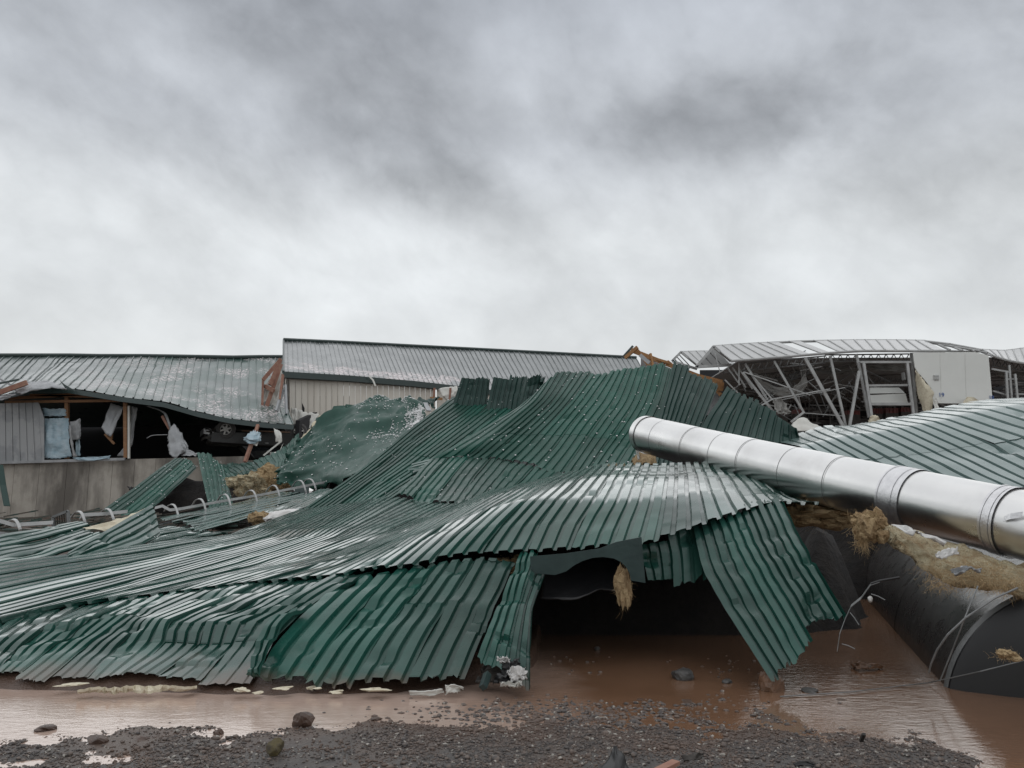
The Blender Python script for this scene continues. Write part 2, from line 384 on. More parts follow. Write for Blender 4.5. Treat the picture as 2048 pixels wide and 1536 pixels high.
def mud_low(nt, b, tc, noise, rng_, out):
    sp = nt.nodes.new('ShaderNodeSeparateXYZ'); nt.links.new(tc.outputs['Object'], sp.inputs[0])
    out = tint(nt, b, out)
    hgt = mathn(nt, 'ADD', sp.outputs[2], mathn(nt, 'MULTIPLY', mathn(nt, 'SUBTRACT', noise(3.0), 0.5), 0.34))
    fac = mathn(nt, 'MULTIPLY', rng_(hgt, 0.02, 0.17, 1.0, 0.0), 0.85)
    o2 = mix_layer(nt, b, out, fac, (0.115, 0.075, 0.055), 0.5)
    spk = mathn(nt, 'MULTIPLY', rng_(noise(55.0, det=2.0), 0.70, 0.76, 0, 1), rng_(noise(1.3), 0.5, 0.62, 0, 0.55))
    o3 = mix_layer(nt, b, o2, spk, (0.17, 0.13, 0.10), 0.6)
    scuff = mathn(nt, 'MULTIPLY', rng_(noise(7.0, (1, 1, 1), 9), 0.60, 0.72, 0, 1), 0.28)
    mix_layer(nt, b, o3, scuff, (0.07, 0.10, 0.09), 0.55)
def hail_dust(nt, b, tc, noise, rng_, out):
    patchy = rng_(noise(0.55), 0.48, 0.60, 0, 1)
    fine = rng_(noise(9.0, (1, 1, 1), 8), 0.46, 0.60, 0, 1)
    sp = nt.nodes.new('ShaderNodeSeparateXYZ'); nt.links.new(tc.outputs['Object'], sp.inputs[0])
    right_ = rng_(sp.outputs[0], -23.0, -18.5, 0, 1); grn = mathn(nt, 'MULTIPLY', right_, rng_(noise(0.4), 0.40, 0.55, 0.15, 0.9))
    o2 = mix_layer(nt, b, out, grn, (0.03, 0.075, 0.062), 0.4)
    mix_layer(nt, b, o2, mathn(nt, 'MULTIPLY', mathn(nt, 'MULTIPLY', patchy, fine), right_), (0.62, 0.56, 0.56), 0.8)
G1, G2 = (0.011, 0.055, 0.042), (0.020, 0.080, 0.063)
M = {}
M['green'] = material('green_painted_metal', G1, 0.30, 0.0, G2, 2.2, rvar=0.08, bump=0.002, bscale=4.0, coat=0.2, coat_rough=0.14, ior=1.45, spec=0.42, extra=mud_low)
M['green_wet'] = material('wet_green_metal', G1, 0.22, 0.0, G2, 2.2, rvar=0.08, bump=0.002, bscale=3.0, coat=0.65, coat_rough=0.08, ior=1.5, extra=mud_low)
M['green_matte'] = material('dull_green_metal', (0.007, 0.052, 0.037), 0.40, 0.0, (0.012, 0.070, 0.051), 2.0, rvar=0.08, bump=0.002, bscale=4.0, coat=0.0, spec=0.3, extra=mud_low)  # less glossy and slightly darker than the plain green
M['green_dark'] = material('dark_green_metal', (0.006, 0.032, 0.026), 0.42, 0.0, (0.010, 0.040, 0.032), 2.0, rvar=0.08, bump=0.003, bscale=6.0, coat=0.0, spec=0.35)
M['green_pale'] = material('pale_green_metal', (0.105, 0.160, 0.152), 0.30, 0.1, (0.14, 0.20, 0.19), 2.0, rvar=0.08, bump=0.005, bscale=5.0, coat=0.5, coat_rough=0.15)  # paler grey-green base than the other sheets
M['green_roof'] = material('standing_green_roof_metal', (0.075, 0.10, 0.095), 0.34, 0.15, (0.10, 0.125, 0.12), 0.8, rvar=0.1, coat=0.6, coat_rough=0.15, extra=hail_dust)
M['grey_roof'] = material('standing_grey_roof_metal', (0.13, 0.145, 0.145), 0.30, 0.25, (0.17, 0.18, 0.18), 0.8, rvar=0.1, coat=0.5, coat_rough=0.15)
M['trim'] = material('dark_slate_trim', (0.012, 0.028, 0.026), 0.38, 0.0, (0.018, 0.036, 0.033), 4, coat=0.2)
M['flash'] = material('slate_flashing', (0.018, 0.036, 0.035), 0.42, 0.1, (0.026, 0.05, 0.047), 5, rvar=0.1, bump=0.003, bscale=12)
M['beige'] = material('beige_siding', (0.62, 0.59, 0.53), 0.5, 0, (0.54, 0.50, 0.44), 1.2, (1, 1, 0.3))
M['siding'] = material('grey_siding', (0.24, 0.247, 0.255), 0.42, 0.1, (0.31, 0.315, 0.32), 0.8, lo=0.45, hi=0.52)
M['greysheet'] = material('pale_grey_metal_sheet', (0.36, 0.37, 0.38), 0.4, 0.2, (0.28, 0.29, 0.30), 2.5)
M['white'] = material('white_board', (0.62, 0.62, 0.58), 0.6, 0, (0.52, 0.51, 0.47), 1.5)
M['whitecard'] = material('white_panel_skin', (0.70, 0.71, 0.68), 0.5, 0, (0.64, 0.65, 0.62), 0.5)
M['wrap'] = material('blue_house_wrap', (0.26, 0.37, 0.43), 0.4, 0, (0.38, 0.47, 0.52), 3, bump=0.05, bscale=3.5, bstretch=(1, 1, 2.5))
M['conc'] = None
M['wood'] = material('broken_lumber', (0.30, 0.16, 0.075), 0.7, 0, (0.20, 0.10, 0.05), 6, (1, 1, 6))
M['woodorange'] = material('fresh_timber', (0.36, 0.185, 0.07), 0.7, 0, (0.24, 0.12, 0.05), 4)
M['redwood'] = material('red_brown_lumber', (0.23, 0.10, 0.07), 0.7, 0, (0.30, 0.17, 0.12), 5)
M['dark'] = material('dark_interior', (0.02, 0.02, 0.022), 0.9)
M['black'] = material('black_plastic', (0.008, 0.008, 0.009), 0.42)
M['steel'] = material('galvanised_steel', (0.20, 0.205, 0.205), 0.45, 0.3, (0.14, 0.145, 0.145), 6)
M['steelpale'] = material('pale_frame_steel', (0.42, 0.425, 0.42), 0.45, 0.2, (0.32, 0.325, 0.32), 3)
M['insul'] = material('brown_insulation', (0.25, 0.165, 0.085), 0.95, 0, (0.40, 0.30, 0.17), 9, bump=0.03, bscale=22)
M['insulpale'] = material('pale_insulation', (0.50, 0.45, 0.31), 0.95, 0, (0.28, 0.20, 0.11), 9, bump=0.06, bscale=24)
M['fibre'] = material('insulation_fibre', (0.30, 0.20, 0.10), 0.9, 0, (0.44, 0.33, 0.19), 12)
M['foam'] = material('cream_foam', (0.62, 0.58, 0.45), 0.8, 0, (0.50, 0.44, 0.33), 12)
M['fabric'] = material('grey_curtain', (0.28, 0.275, 0.26), 0.8, 0, (0.20, 0.195, 0.185), 1.5, (1, 1, 0.4))
M['whitecloth'] = material('white_sack', (0.60, 0.60, 0.59), 0.6, 0, (0.48, 0.46, 0.44), 4, bump=0.01, bscale=14)
M['rubber'] = material('tyre_rubber', (0.075, 0.072, 0.070), 0.75, bump=0.004, bscale=40)
M['alloy'] = material('alloy_rim', (0.42, 0.41, 0.39), 0.4, 0.3)
M['chrome'] = material('bent_chrome', (0.30, 0.30, 0.30), 0.3, 0.8, (0.12, 0.12, 0.12), 8)
M['paintblack'] = material('black_truck_paint', (0.006, 0.006, 0.007), 0.4, 0, (0.012, 0.011, 0.010), 5, coat=0.15, bump=0.02, bscale=3)
M['glass'] = material('dark_glass', (0.01, 0.012, 0.014), 0.08)
M['under'] = material('truck_underside', (0.03, 0.028, 0.026), 0.7, 0.2, (0.05, 0.042, 0.035), 6)
M['polycarb'] = material('grey_glazing_sheet', (0.30, 0.305, 0.30), 0.32, 0.0, (0.36, 0.365, 0.36), 0.6, coat=0.4)
M['red'] = material('red_crate', (0.13, 0.022, 0.018), 0.6, 0, (0.06, 0.02, 0.018), 6)
M['stone'] = material('wet_dark_stone', (0.07, 0.067, 0.063), 0.45, 0, (0.035, 0.034, 0.033), 22, bump=0.006, bscale=60)
M['brownstone'] = material('brown_rock', (0.17, 0.09, 0.05), 0.4, 0, (0.09, 0.05, 0.03), 9, bump=0.008, bscale=40)
M['mudlump'] = material('wet_mud', (0.085, 0.05, 0.035), 0.35, 0, (0.05, 0.03, 0.022), 14, bump=0.01, bscale=30)
M['moss'] = material('mossy_stone', (0.12, 0.095, 0.035), 0.7, 0, (0.06, 0.05, 0.035), 20, bump=0.008, bscale=40)
M['hail'] = material('hail', (0.72, 0.72, 0.72), 0.35)
M['rubble'] = material('rubble', (0.014, 0.011, 0.009), 0.95, 0, (0.006, 0.005, 0.005), 4, bump=0.06, bscale=6)  # for the added heap, near-black to keep the hollow dark
M['blue'] = material('blue_lettering', (0.04, 0.10, 0.30), 0.5)
def streaks(nt, b, tc, noise, rng_, out):
    st = mathn(nt, 'MULTIPLY', rng_(noise(0.5, (1.3, 1.3, 0.30)), 0.46, 0.62, 0, 1), 0.85)
    o2 = mix_layer(nt, b, out, st, (0.07, 0.06, 0.05), 0.6)
    st2 = mathn(nt, 'MULTIPLY', rng_(noise(1.6, (1, 1, 0.8)), 0.55, 0.70, 0, 1), 0.4)
    mix_layer(nt, b, o2, st2, (0.07, 0.06, 0.05), 0.6)
M['conc'] = material('stained_concrete', (0.40, 0.37, 0.325), 0.85, 0, (0.28, 0.255, 0.22), 0.8, bump=0.01, bscale=14, extra=streaks)

# ------------------------------------------------------------------ ground, water, gravel
FRONT = [(-900, 1500), (0, 1500), (150, 1502), (300, 1490), (450, 1478), (600, 1484), (750, 1478), (900, 1462), (1000, 1448), (1200, 1441), (1400, 1439),
         (1600, 1441), (1750, 1447), (1850, 1478), (1900, 1530), (1960, 1640), (2100, 1900), (2500, 2600)]
BACK = [(-900, 1372), (0, 1378), (300, 1386), (500, 1389), (800, 1383), (950, 1374), (1030, 1362), (1070, 1330), (1110, 1180), (1500, 1090), (2600, 1090)]
fa = np.array([(p[0] - 1024) / F for p in FRONT]); fy = np.array([Gd(*p)[1] for p in FRONT])
ba = np.array([(p[0] - 1024) / F for p in BACK]); by_ = np.array([Gd(*p)[1] for p in BACK])
def ground_h(x, y):
    a = x / np.maximum(y, 0.5)
    ye = np.interp(a, fa, fy); yb = np.interp(a, ba, by_)
    n = fbm(x * 1.1, y * 2.0, 5, 4)
    hf = np.clip((ye - y) * 0.045 + n * 0.045, -0.09, 0.022)
    hb = np.clip((y - yb) * 0.42 + n * 0.05, -0.09, 0.11)
    h = np.maximum(hf, hb) + 0.012 * fbm(x * 6, y * 6, 9, 3) * (1 + (y < 7))
    far = np.clip((y - 14) / 16, 0, 1); return h + 0.25 * far * far * (3 - 2 * far)
def axis(lo, a, b, hi, step, grow):
    m = list(np.arange(a, b, step)); s = step; x = a; L_ = []
    while x > lo: s *= grow; x -= s; L_.append(x)
    R_ = []; s = step; x = b
    while x < hi: R_.append(x); s *= grow; x += s
    return np.array(L_[::-1] + m + R_)
xs = axis(-900, -4.6, 4.6, 900, 0.032, 1.18); ys = axis(-60, 3.4, 7.2, 1500, 0.032, 1.10)
X, Y = np.meshgrid(xs, ys, indexing='ij'); Z = ground_h(X, Y)
idx = np.arange(X.size).reshape(X.shape)
q = np.stack([idx[:-1, :-1], idx[1:, :-1], idx[1:, 1:], idx[:-1, 1:]], -1).reshape(-1, 4)
def ground_extra(nt, b, tc, noise, rng_, out):
    sp = nt.nodes.new('ShaderNodeSeparateXYZ'); nt.links.new(tc.outputs['Object'], sp.inputs[0])
    yy = mathn(nt, 'ADD', sp.outputs[1], mathn(nt, 'MULTIPLY', mathn(nt, 'SUBTRACT', noise(2.5), 0.5), 1.2))
    fac = rng_(yy, 4.7, 5.4, 0.0, 1.0)                       # crushed stone in front, red-brown mud beyond
    o2 = mix_layer(nt, b, out, fac, (0.085, 0.052, 0.037), 0.35)
    pat = mathn(nt, 'MULTIPLY', rng_(noise(1.7), 0.52, 0.62, 0, 1), 0.5)
    mix_layer(nt, b, o2, pat, (0.10, 0.068, 0.05), 0.4)
M['ground'] = material('wet_gravel_and_mud', (0.045, 0.041, 0.039), 0.55, 0, (0.075, 0.066, 0.060), 30, bump=0.012, bscale=45, extra=ground_extra)
mk('ground', np.stack([X, Y, Z], -1).reshape(-1, 3), q, M['ground'], kind='structure', smooth=True)

def water_extra(nt, b, tc, noise, rng_, out):
    N = nt.nodes.new; L = nt.links.new
    sp = N('ShaderNodeSeparateXYZ'); L(tc.outputs['Object'], sp.inputs[0])
    sky_pale = rng_(mathn(nt, 'ADD', sp.outputs[0], mathn(nt, 'MULTIPLY', mathn(nt, 'SUBTRACT', noise(0.8), 0.5), 2.2)), -0.7, 0.7, 1, 0)
    mix_layer(nt, b, out, sky_pale, (0.46, 0.345, 0.285), 0.06)      # left arm of the puddle painted paler for the bright sky it mirrors
    # small wind ripples plus rings from falling rain
    def bumpn(h, dist, prev=None):
        bp = N('ShaderNodeBump'); bp.inputs['Strength'].default_value = 1.0; bp.inputs['Distance'].default_value = dist
        L(h, bp.inputs['Height'])
        if prev is not None: L(prev, bp.inputs['Normal'])
        return bp.outputs[0]
    n1 = bumpn(noise(4.0, (1.0, 2.6, 1), 5), 0.0030)
    n2 = bumpn(noise(13.0, (1.0, 2.2, 1), 4), 0.0018, n1)
    vo = N('ShaderNodeTexVoronoi'); vo.inputs['Scale'].default_value = 2.6; L(tc.outputs['Object'], vo.inputs['Vector'])
    dd = vo.outputs['Distance']
    ring = mathn(nt, 'MULTIPLY', mathn(nt, 'SINE', mathn(nt, 'MULTIPLY', dd, 75.0)), rng_(dd, 0.02, 0.16, 1.0, 0.0))
    n3 = bumpn(ring, 0.0007, n2)
    L(n3, b.inputs['Normal']); L(n3, b.inputs['Coat Normal'])
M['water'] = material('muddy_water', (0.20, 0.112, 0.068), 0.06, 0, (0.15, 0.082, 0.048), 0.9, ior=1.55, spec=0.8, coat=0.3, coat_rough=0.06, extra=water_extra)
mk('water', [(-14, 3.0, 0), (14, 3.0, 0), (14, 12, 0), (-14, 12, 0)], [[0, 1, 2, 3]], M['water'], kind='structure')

# loose crushed stone: tens of thousands of chips, one mass
def pebbles(n, cls, seed):
    r = np.random.default_rng(seed)
    bv, bf = ico(1); bf = np.array(bf)
    y = r.uniform(3.55, 5.9, n * 3); x = r.uniform(-1, 1, n * 3) * (y * 0.74 + 0.2)
    h = ground_h(x, y)
    a = x / y; ye = np.interp(a, fa, fy)
    keep = (y < ye + 0.55 + 0.35 * vnoise(x * 2, y * 2, 4)) & (h > -0.022 - 0.012 * r.uniform(0, 1, len(x)))
    keep &= r.uniform(0, 1, len(x)) < np.clip((ye + 0.6 - y) / 0.8, 0.05, 1) * np.clip(.75 + 1.5 * fbm(x * 1.6, y * 2.4, 31, 3), .12, 1)
    x, y, h = x[keep][:n], y[keep][:n], h[keep][:n]; n = len(x)
    s = cls * np.exp(r.normal(0, 0.38, n))
    ax = r.uniform(0.6, 1.3, (n, 3)) * np.array((1, 1, 0.65))
    jit = r.uniform(0.72, 1.18, (n, 12 if len(bv) == 12 else len(bv), 1))
    v = bv[None] * jit * (s[:, None] * ax)[:, None, :]
    th = r.uniform(0, 6.28, n); c, sn = np.cos(th)[:, None], np.sin(th)[:, None]
    vx = v[..., 0] * c - v[..., 1] * sn; vy = v[..., 0] * sn + v[..., 1] * c
    v = np.stack([vx + x[:, None], vy + y[:, None], v[..., 2] + (h + s * 0.25)[:, None]], -1)
    f = (bf[None] + (np.arange(n) * len(bv))[:, None, None]).reshape(-1, 3)
    return v.reshape(-1, 3), f
_b = bmesh.new(); bmesh.ops.create_icosphere(_b, subdivisions=1, radius=1); _ico[1] = (np.array([v.co[:] for v in _b.verts]), [[v.index for v in f.verts] for f in _b.faces]); _b.free()
def peb_extra(nt, b, tc, noise, rng_, out):
    brn = rng_(noise(1.8), 0.48, 0.60, 0, 0.75); out = mix_layer(nt, b, out, brn, (0.105, 0.068, 0.050), 0.5)
    light = rng_(noise(26.0, det=0.0), 0.70, 0.72, 0, 1)
    mix_layer(nt, b, out, light, (0.30, 0.28, 0.25), 0.5)
M['pebble'] = material('crushed_stone', (0.058, 0.050, 0.047), 0.52, 0, (0.12, 0.092, 0.076), 30, lo=0.42, hi=0.58, detail=1.0, extra=peb_extra)
def bigmesh(name, v, f, m, **kw):
    me = bpy.data.meshes.new(name); me.vertices.add(len(v)); me.vertices.foreach_set('co', v.astype(np.float32).ravel())
    me.loops.add(f.size); me.loops.foreach_set('vertex_index', f.ravel().astype(np.int32))
    me.polygons.add(len(f)); me.polygons.foreach_set('loop_start', (np.arange(len(f)) * f.shape[1]).astype(np.int32))
    me.materials.append(m); me.update(calc_edges=True); me.validate()
    o = bpy.data.objects.new(name, me); C.objects.link(o); return tag(o, **kw)
v1, f1 = pebbles(42000, 0.0062, 3); v2, f2 = pebbles(2200, 0.012, 4)
bigmesh('gravel', np.concatenate([v1, v2]), np.concatenate([f1, f2 + len(v1)]), M['pebble'],
        label='loose dark crushed gravel along the front of the puddle', cat='gravel', kind='stuff')

# ------------------------------------------------------------------ left warehouse
def panel_row(parent, cols, n, m, part='siding_panel', gap=0.004, th=0.03, rib=True):
    """upright cladding panels between a top line and a bottom line (px, py, d)"""
    A0, A1, B0, B1 = [P(*c) for c in cols]        # top left, top right, bottom left, bottom right
    w = A1 - A0; out = np.cross(w, A0 - B0); out = out / np.linalg.norm(out)
    if out[1] > 0: out = -out
    for k in range(n):
        t0, t1 = k / n, (k + 1) / n - gap
        a, b, c, d = A0 + w * t0, A0 + w * t1, B0 + (B1 - B0) * t1, B0 + (B1 - B0) * t0
        mb = MB().slab([a, b, c, d], -out * th)
        if rib:
            r0, r1 = a + out * 0.02, d + out * 0.02; mb.bar(r0, r1, 0.05, 0.035, out)
        mb.build(part, m, parent)
WD = 34.0
left = empty('warehouse_building', P(170, 1036, WD), 'long damaged warehouse with sagging metal roof over a stained concrete wall', 'building')
# concrete retaining wall, cast in bays with open joints
joints = [-420, -330, -240, -150, -60, 30, 80, 135, 180, 226, 270, 312, 356, 420, 490]
for i in range(len(joints) - 1):
    a, b = joints[i], joints[i + 1]
    t = lambda x: 925 - (x - 0) * 0.026
    p, q_ = P(a + 0.3, t(a), WD), P(b - 0.3, t(b), WD); r_, s_ = P(b - 0.3, 1062, WD), P(a + 0.3, 1062, WD)
    r_[0], s_[0] = q_[0], p[0]
    mk('concrete_bay', *(lambda mb: (mb.v, mb.f))(MB().slab([p, q_, r_, s_], (0, 0.35 + 0.02 * (i % 2), 0))), M['conc'], left)
bk = MB(); bk.slab([P(-420, 938, WD + .2), P(490, 917, WD + .2), P(490, 1062, WD + .2), P(-420, 1062, WD + .2)], (0, 0.3, 0)); bk.build('wall_core', M['conc'], left)
zf = P(250, 920, WD)[2]
xl, xr = P(-420, 0, WD)[0], P(640, 0, WD + 4)[0]
MB().slab([(xl, WD + .36, zf), (xr, WD + .36, zf), (xr, WD + 13, zf), (xl, WD + 13, zf)], (0, 0, -0.2)).build('floor_slab', M['conc'], left)
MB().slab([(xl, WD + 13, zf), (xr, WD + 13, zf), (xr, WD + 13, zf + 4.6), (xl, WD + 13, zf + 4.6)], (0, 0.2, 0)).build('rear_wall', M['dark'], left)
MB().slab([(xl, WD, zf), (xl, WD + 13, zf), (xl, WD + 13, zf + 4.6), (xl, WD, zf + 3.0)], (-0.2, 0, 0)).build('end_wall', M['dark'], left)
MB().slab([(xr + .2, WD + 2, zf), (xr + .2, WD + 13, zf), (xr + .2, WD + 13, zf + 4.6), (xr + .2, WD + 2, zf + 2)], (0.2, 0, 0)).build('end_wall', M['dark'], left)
# roof: eave -> ridge, the right half buckled down
rc = [[(-420, 800, 33.0), (-330, 760, 36.0), (-250, 712, 39)], [(-220, 800, 33.0), (-150, 760, 36.2), (-85, 713, 39.2)],
      [(0, 790, 33), (45, 755, 36), (85, 713, 39.4)], [(70, 775, 33.3), (105, 745, 36.2), (140, 713, 39.5)],
      [(140, 776, 33.4), (170, 747, 36.4), (200, 714, 39.6)], [(245, 793, 33.3), (262, 755, 36.5), (282, 714, 39.8)],
      [(330, 804, 33.2), (340, 764, 36.5), (352, 715, 40)], [(400, 824, 33.2), (404, 774, 36.3), (412, 716, 40.2)],
      [(465, 837, 33.3), (462, 782, 36.2), (468, 717, 40.4)], [(530, 845, 33.6), (522, 790, 36.2), (520, 716, 40.6)],
      [(588, 849, 34), (572, 805, 36.4), (565, 716, 40.8)]]
sheet('roof', 'left', rc, [10, 11, 4, 4, 5.5, 4.5, 4, 3.5, 3.5, 3.5], M['green_roof'], h=0.05, per=1, nv=26, amp=0.028, dents=22, dent=0.10, jag=0.01,
      prof=SEAM, part='roof_panel', parent=left, kink=.35, heap=False, seed=11, tens=0.1)
# back slope of the roof, dark ridge cap and eave trim
rg = [P(*c[2]) for c in rc]; ev = [P(*c[0]) for c in rc]
b_ = MB()
for a, b in zip(rg[:-1], rg[1:]):
    b_.add([a, b, b + np.array((0, 7.5, -3.2)), a + np.array((0, 7.5, -3.2))], [[0, 1, 2, 3]])
b_.build('rear_roof_slope', M['green_roof'], left)
MB().tube([p + np.array((0, -0.02, 0.06)) for p in rg], 0.12, 8).build('ridge_cap', M['trim'], left)
MB().strip([p + np.array((0, -0.04, -0.14)) for p in ev[2:]], 0.22, 0.05, (0, 0.2, 1)).build('eave_trim', M['trim'], left)
# grey siding left of the opening, girts, posts
panel_row(left, [(-420, 806, 33.9), (-6, 806, 33.9), (-420, 938, 33.9), (-6, 926, 33.9)], 26, M['siding'])
panel_row(left, [(-4, 807, 33.85), (77, 805, 33.85), (-4, 926, 33.85), (84, 921, 33.85)], 6, M['siding'])
MB().slab([P(77, 806, 33.83), P(88, 836, 33.83), P(88, 921, 33.83), P(84, 921, 33.83)], (0, .04, 0)).build('torn_siding_edge', M['siding'], left)
MB().bar(P(-420, 938, 33.8), P(250, 918, 33.8), 0.10, 0.12).build('base_rail', M['siding'], left)
for (a, b, w) in (((18, 797), (200, 786), .14), ((10, 804), (260, 801), .12), ((60, 790), (240, 795), .10), ((30, 784), (135, 776), .12), ((88, 783), (150, 777), .08)):
    MB().bar(P(a[0], a[1], 34.1), P(b[0], b[1], 34.1), 0.06, w, (0, 0, 1)).build('girt_board', M['wood'], left)
MB().bar(P(134, 778, 34.25), P(134, 918, 34.25), 0.16, 0.14, (0, 1, 0)).build('timber_post', M['wood'], left)
MB().bar(P(251, 802, 34.0), P(252, 916, 34.0), 0.16, 0.14, (0, 1, 0)).build('timber_post', M['wood'], left)
MB().bar(P(258, 812, 33.9), P(258, 917, 33.9), 0.09, 0.08, (0, 1, 0)).build('white_corner_strip', M['white'], left)
# house wrap and bent inner sheets that are still fixed to the frame
patch('house_wrap', [[(88, 838, 34.1), (87, 868, 34.0), (86, 916, 34.0)], [(112, 836, 34.0), (112, 872, 33.9), (112, 917, 33.9)], [(137, 836, 34.1), (138, 870, 33.95), (144, 914, 33.95)]], M['wrap'], amp=0.05, freq=3, parent=left)
patch('house_wrap', [[(84, 816, 34.2), (86, 832, 34.15)], [(110, 818, 34.2), (110, 833, 34.1)], [(132, 816, 34.2), (132, 832, 34.1)]], M['wrap'], nu=14, nv=10, amp=0.05, freq=2, parent=left, seed=6)
patch('house_wrap', [[(145, 915, 33.75), (150, 919, 33.7)], [(185, 914, 33.72), (182, 922, 33.65)], [(222, 912, 33.75), (218, 916, 33.7)]], M['wrap'], nu=16, nv=8, amp=0.04, parent=left, seed=8)
patch('house_wrap', [[(152, 880, 34.3), (150, 912, 34.2)], [(160, 878, 34.3), (161, 912, 34.2)]], M['wrap'], nu=10, nv=10, amp=0.04, parent=left, seed=9)
patch('bent_inner_sheet', [[(138, 842, 34.1), (141, 862, 34.1), (142, 880, 34.1)], [(150, 842, 34.0), (152, 862, 34.0), (153, 880, 34.0)], [(161, 836, 34.1), (162, 858, 34.1), (161, 878, 34.1)]], M['siding'], nu=14, nv=14, amp=0.04, parent=left, seed=12)
patch('bent_inner_sheet', [[(138, 850, 33.9), (141, 885, 33.9), (146, 914, 33.9)], [(141, 850, 33.85), (146, 885, 33.85), (153, 914, 33.85)]], M['siding'], nu=8, nv=14, amp=0.03, parent=left, seed=13)
patch('hanging_sheet', [[(222, 806, 34.6), (203, 855, 34.3)], [(235, 810, 34.6), (212, 868, 34.3)], [(247, 815, 34.5), (222, 874, 34.3)]], M['greysheet'], nu=12, nv=14, amp=0.03, parent=left, seed=14)
patch('torn_wall_sheet', [[(263, 812, 34.4), (262, 840, 34.4), (256, 900, 34.4)], [(275, 815, 34.5), (270, 850, 34.5), (265, 890, 34.5)]], M['siding'], nu=10, nv=16, amp=0.03, parent=left, seed=15)
patch('torn_wall_sheet', [[(249, 870, 34.3), (247, 895, 34.3), (233, 912, 34.3)], [(250, 870, 34.3), (250, 895, 34.3), (249, 913, 34.3)]], M['siding'], nu=8, nv=10, amp=0.02, parent=left, seed=16)
MB().bar(P(210, 868, 34.5), P(229, 888, 34.6), 0.10, 0.10).build('broken_stud', M['wood'], left)
MB().bar(P(224, 856, 34.6), P(222, 878, 34.6), 0.10, 0.12).build('broken_stud', M['wood'], left)
patch('bent_channel', [[(290, 812, 33.8), (325, 825, 33.7), (336, 850, 33.6), (341, 868, 33.6)], [(300, 812, 33.8), (332, 826, 33.7), (342, 852, 33.6), (345, 866, 33.6)]], M['steel'], nu=6, nv=18, amp=0.02, parent=left, seed=17)
MB().bar(P(325, 832, 33.9), P(340, 858, 33.8), 0.10, 0.12).build('broken_stud', M['redwood'], left)
patch('hanging_sheet', [[(337, 866, 33.5), (337, 890, 33.4), (338, 908, 33.3)], [(348, 848, 33.5), (350, 885, 33.3), (352, 916, 33.2)], [(362, 868, 33.5), (366, 890, 33.3), (366, 905, 33.2)], [(372, 885, 33.5), (376, 900, 33.4), (370, 908, 33.3)]], M['greysheet'], nu=16, nv=16, amp=0.06, freq=3, parent=left, seed=18)
patch('hanging_sheet', [[(366, 895, 33.4), (360, 912, 33.3)], [(382, 902, 33.3), (378, 912, 33.2)], [(396, 906, 33.3), (392, 912, 33.2)]], M['greysheet'], nu=14, nv=8, amp=0.05, parent=left, seed=19)
patch('bent_wire_strip', [[(293, 876, 33.9), (293.4, 877.4, 33.9)], [(305, 870, 33.8), (305.4, 871.4, 33.8)], [(336, 868.5, 33.8), (336, 870, 33.8)]], M['greysheet'], nu=10, nv=3, amp=0.0, parent=left)
# torn-off roof edge and boards over the left end
patch('lifted_roof_sheet', [[(20, 772, 33.0), (28, 780, 32.8), (40, 790, 32.7)], [(60, 764, 33.1), (62, 775, 32.7), (70, 780, 32.6)], [(100, 762, 33.2), (102, 772, 32.8), (104, 776, 32.7)], [(132, 775, 33.2), (134, 778, 33.0), (132, 779, 32.9)]], M['greysheet'], nu=22, nv=12, amp=0.05, freq=3, parent=left, seed=21)
patch('lifted_roof_sheet', [[(-30, 800, 32.7), (-28, 808, 32.6)], [(5, 790, 32.7), (8, 800, 32.6)], [(32, 788, 32.7), (16, 798, 32.6)]], M['greysheet'], nu=14, nv=8, amp=0.05, parent=left, seed=22)
MB().slab([P(119, 760, 33.0), P(128, 768, 33.0), P(150, 781, 33.0), P(130, 776, 33.0)], (0, .03, 0)).build('torn_ridge_flap', M['trim'], left)
for k, (a, b, m_, l_) in enumerate((((-20, 792), (54, 765), 'redwood', 'red brown board lying across the left end of the warehouse roof'),)):
    MB().bar(P(*a, 32.4), P(*b, 32.6), 0.12, 0.22).build('broken_board', M[m_], label=l_, cat='board')
MB().bar(P(-10, 752, 33.3), P(22, 770, 33.0), 0.05, 0.08).build('bent_metal_strip', M['greysheet'], label='pale bent metal strip lying on the warehouse roof at the left edge', cat='metal strip')
MB().bar(P(-6, 768, 33.1), P(38, 759, 33.0), 0.05, 0.08).build('bent_metal_strip', M['trim'], label='dark bent metal strip lying on the warehouse roof above the red board', cat='metal strip')

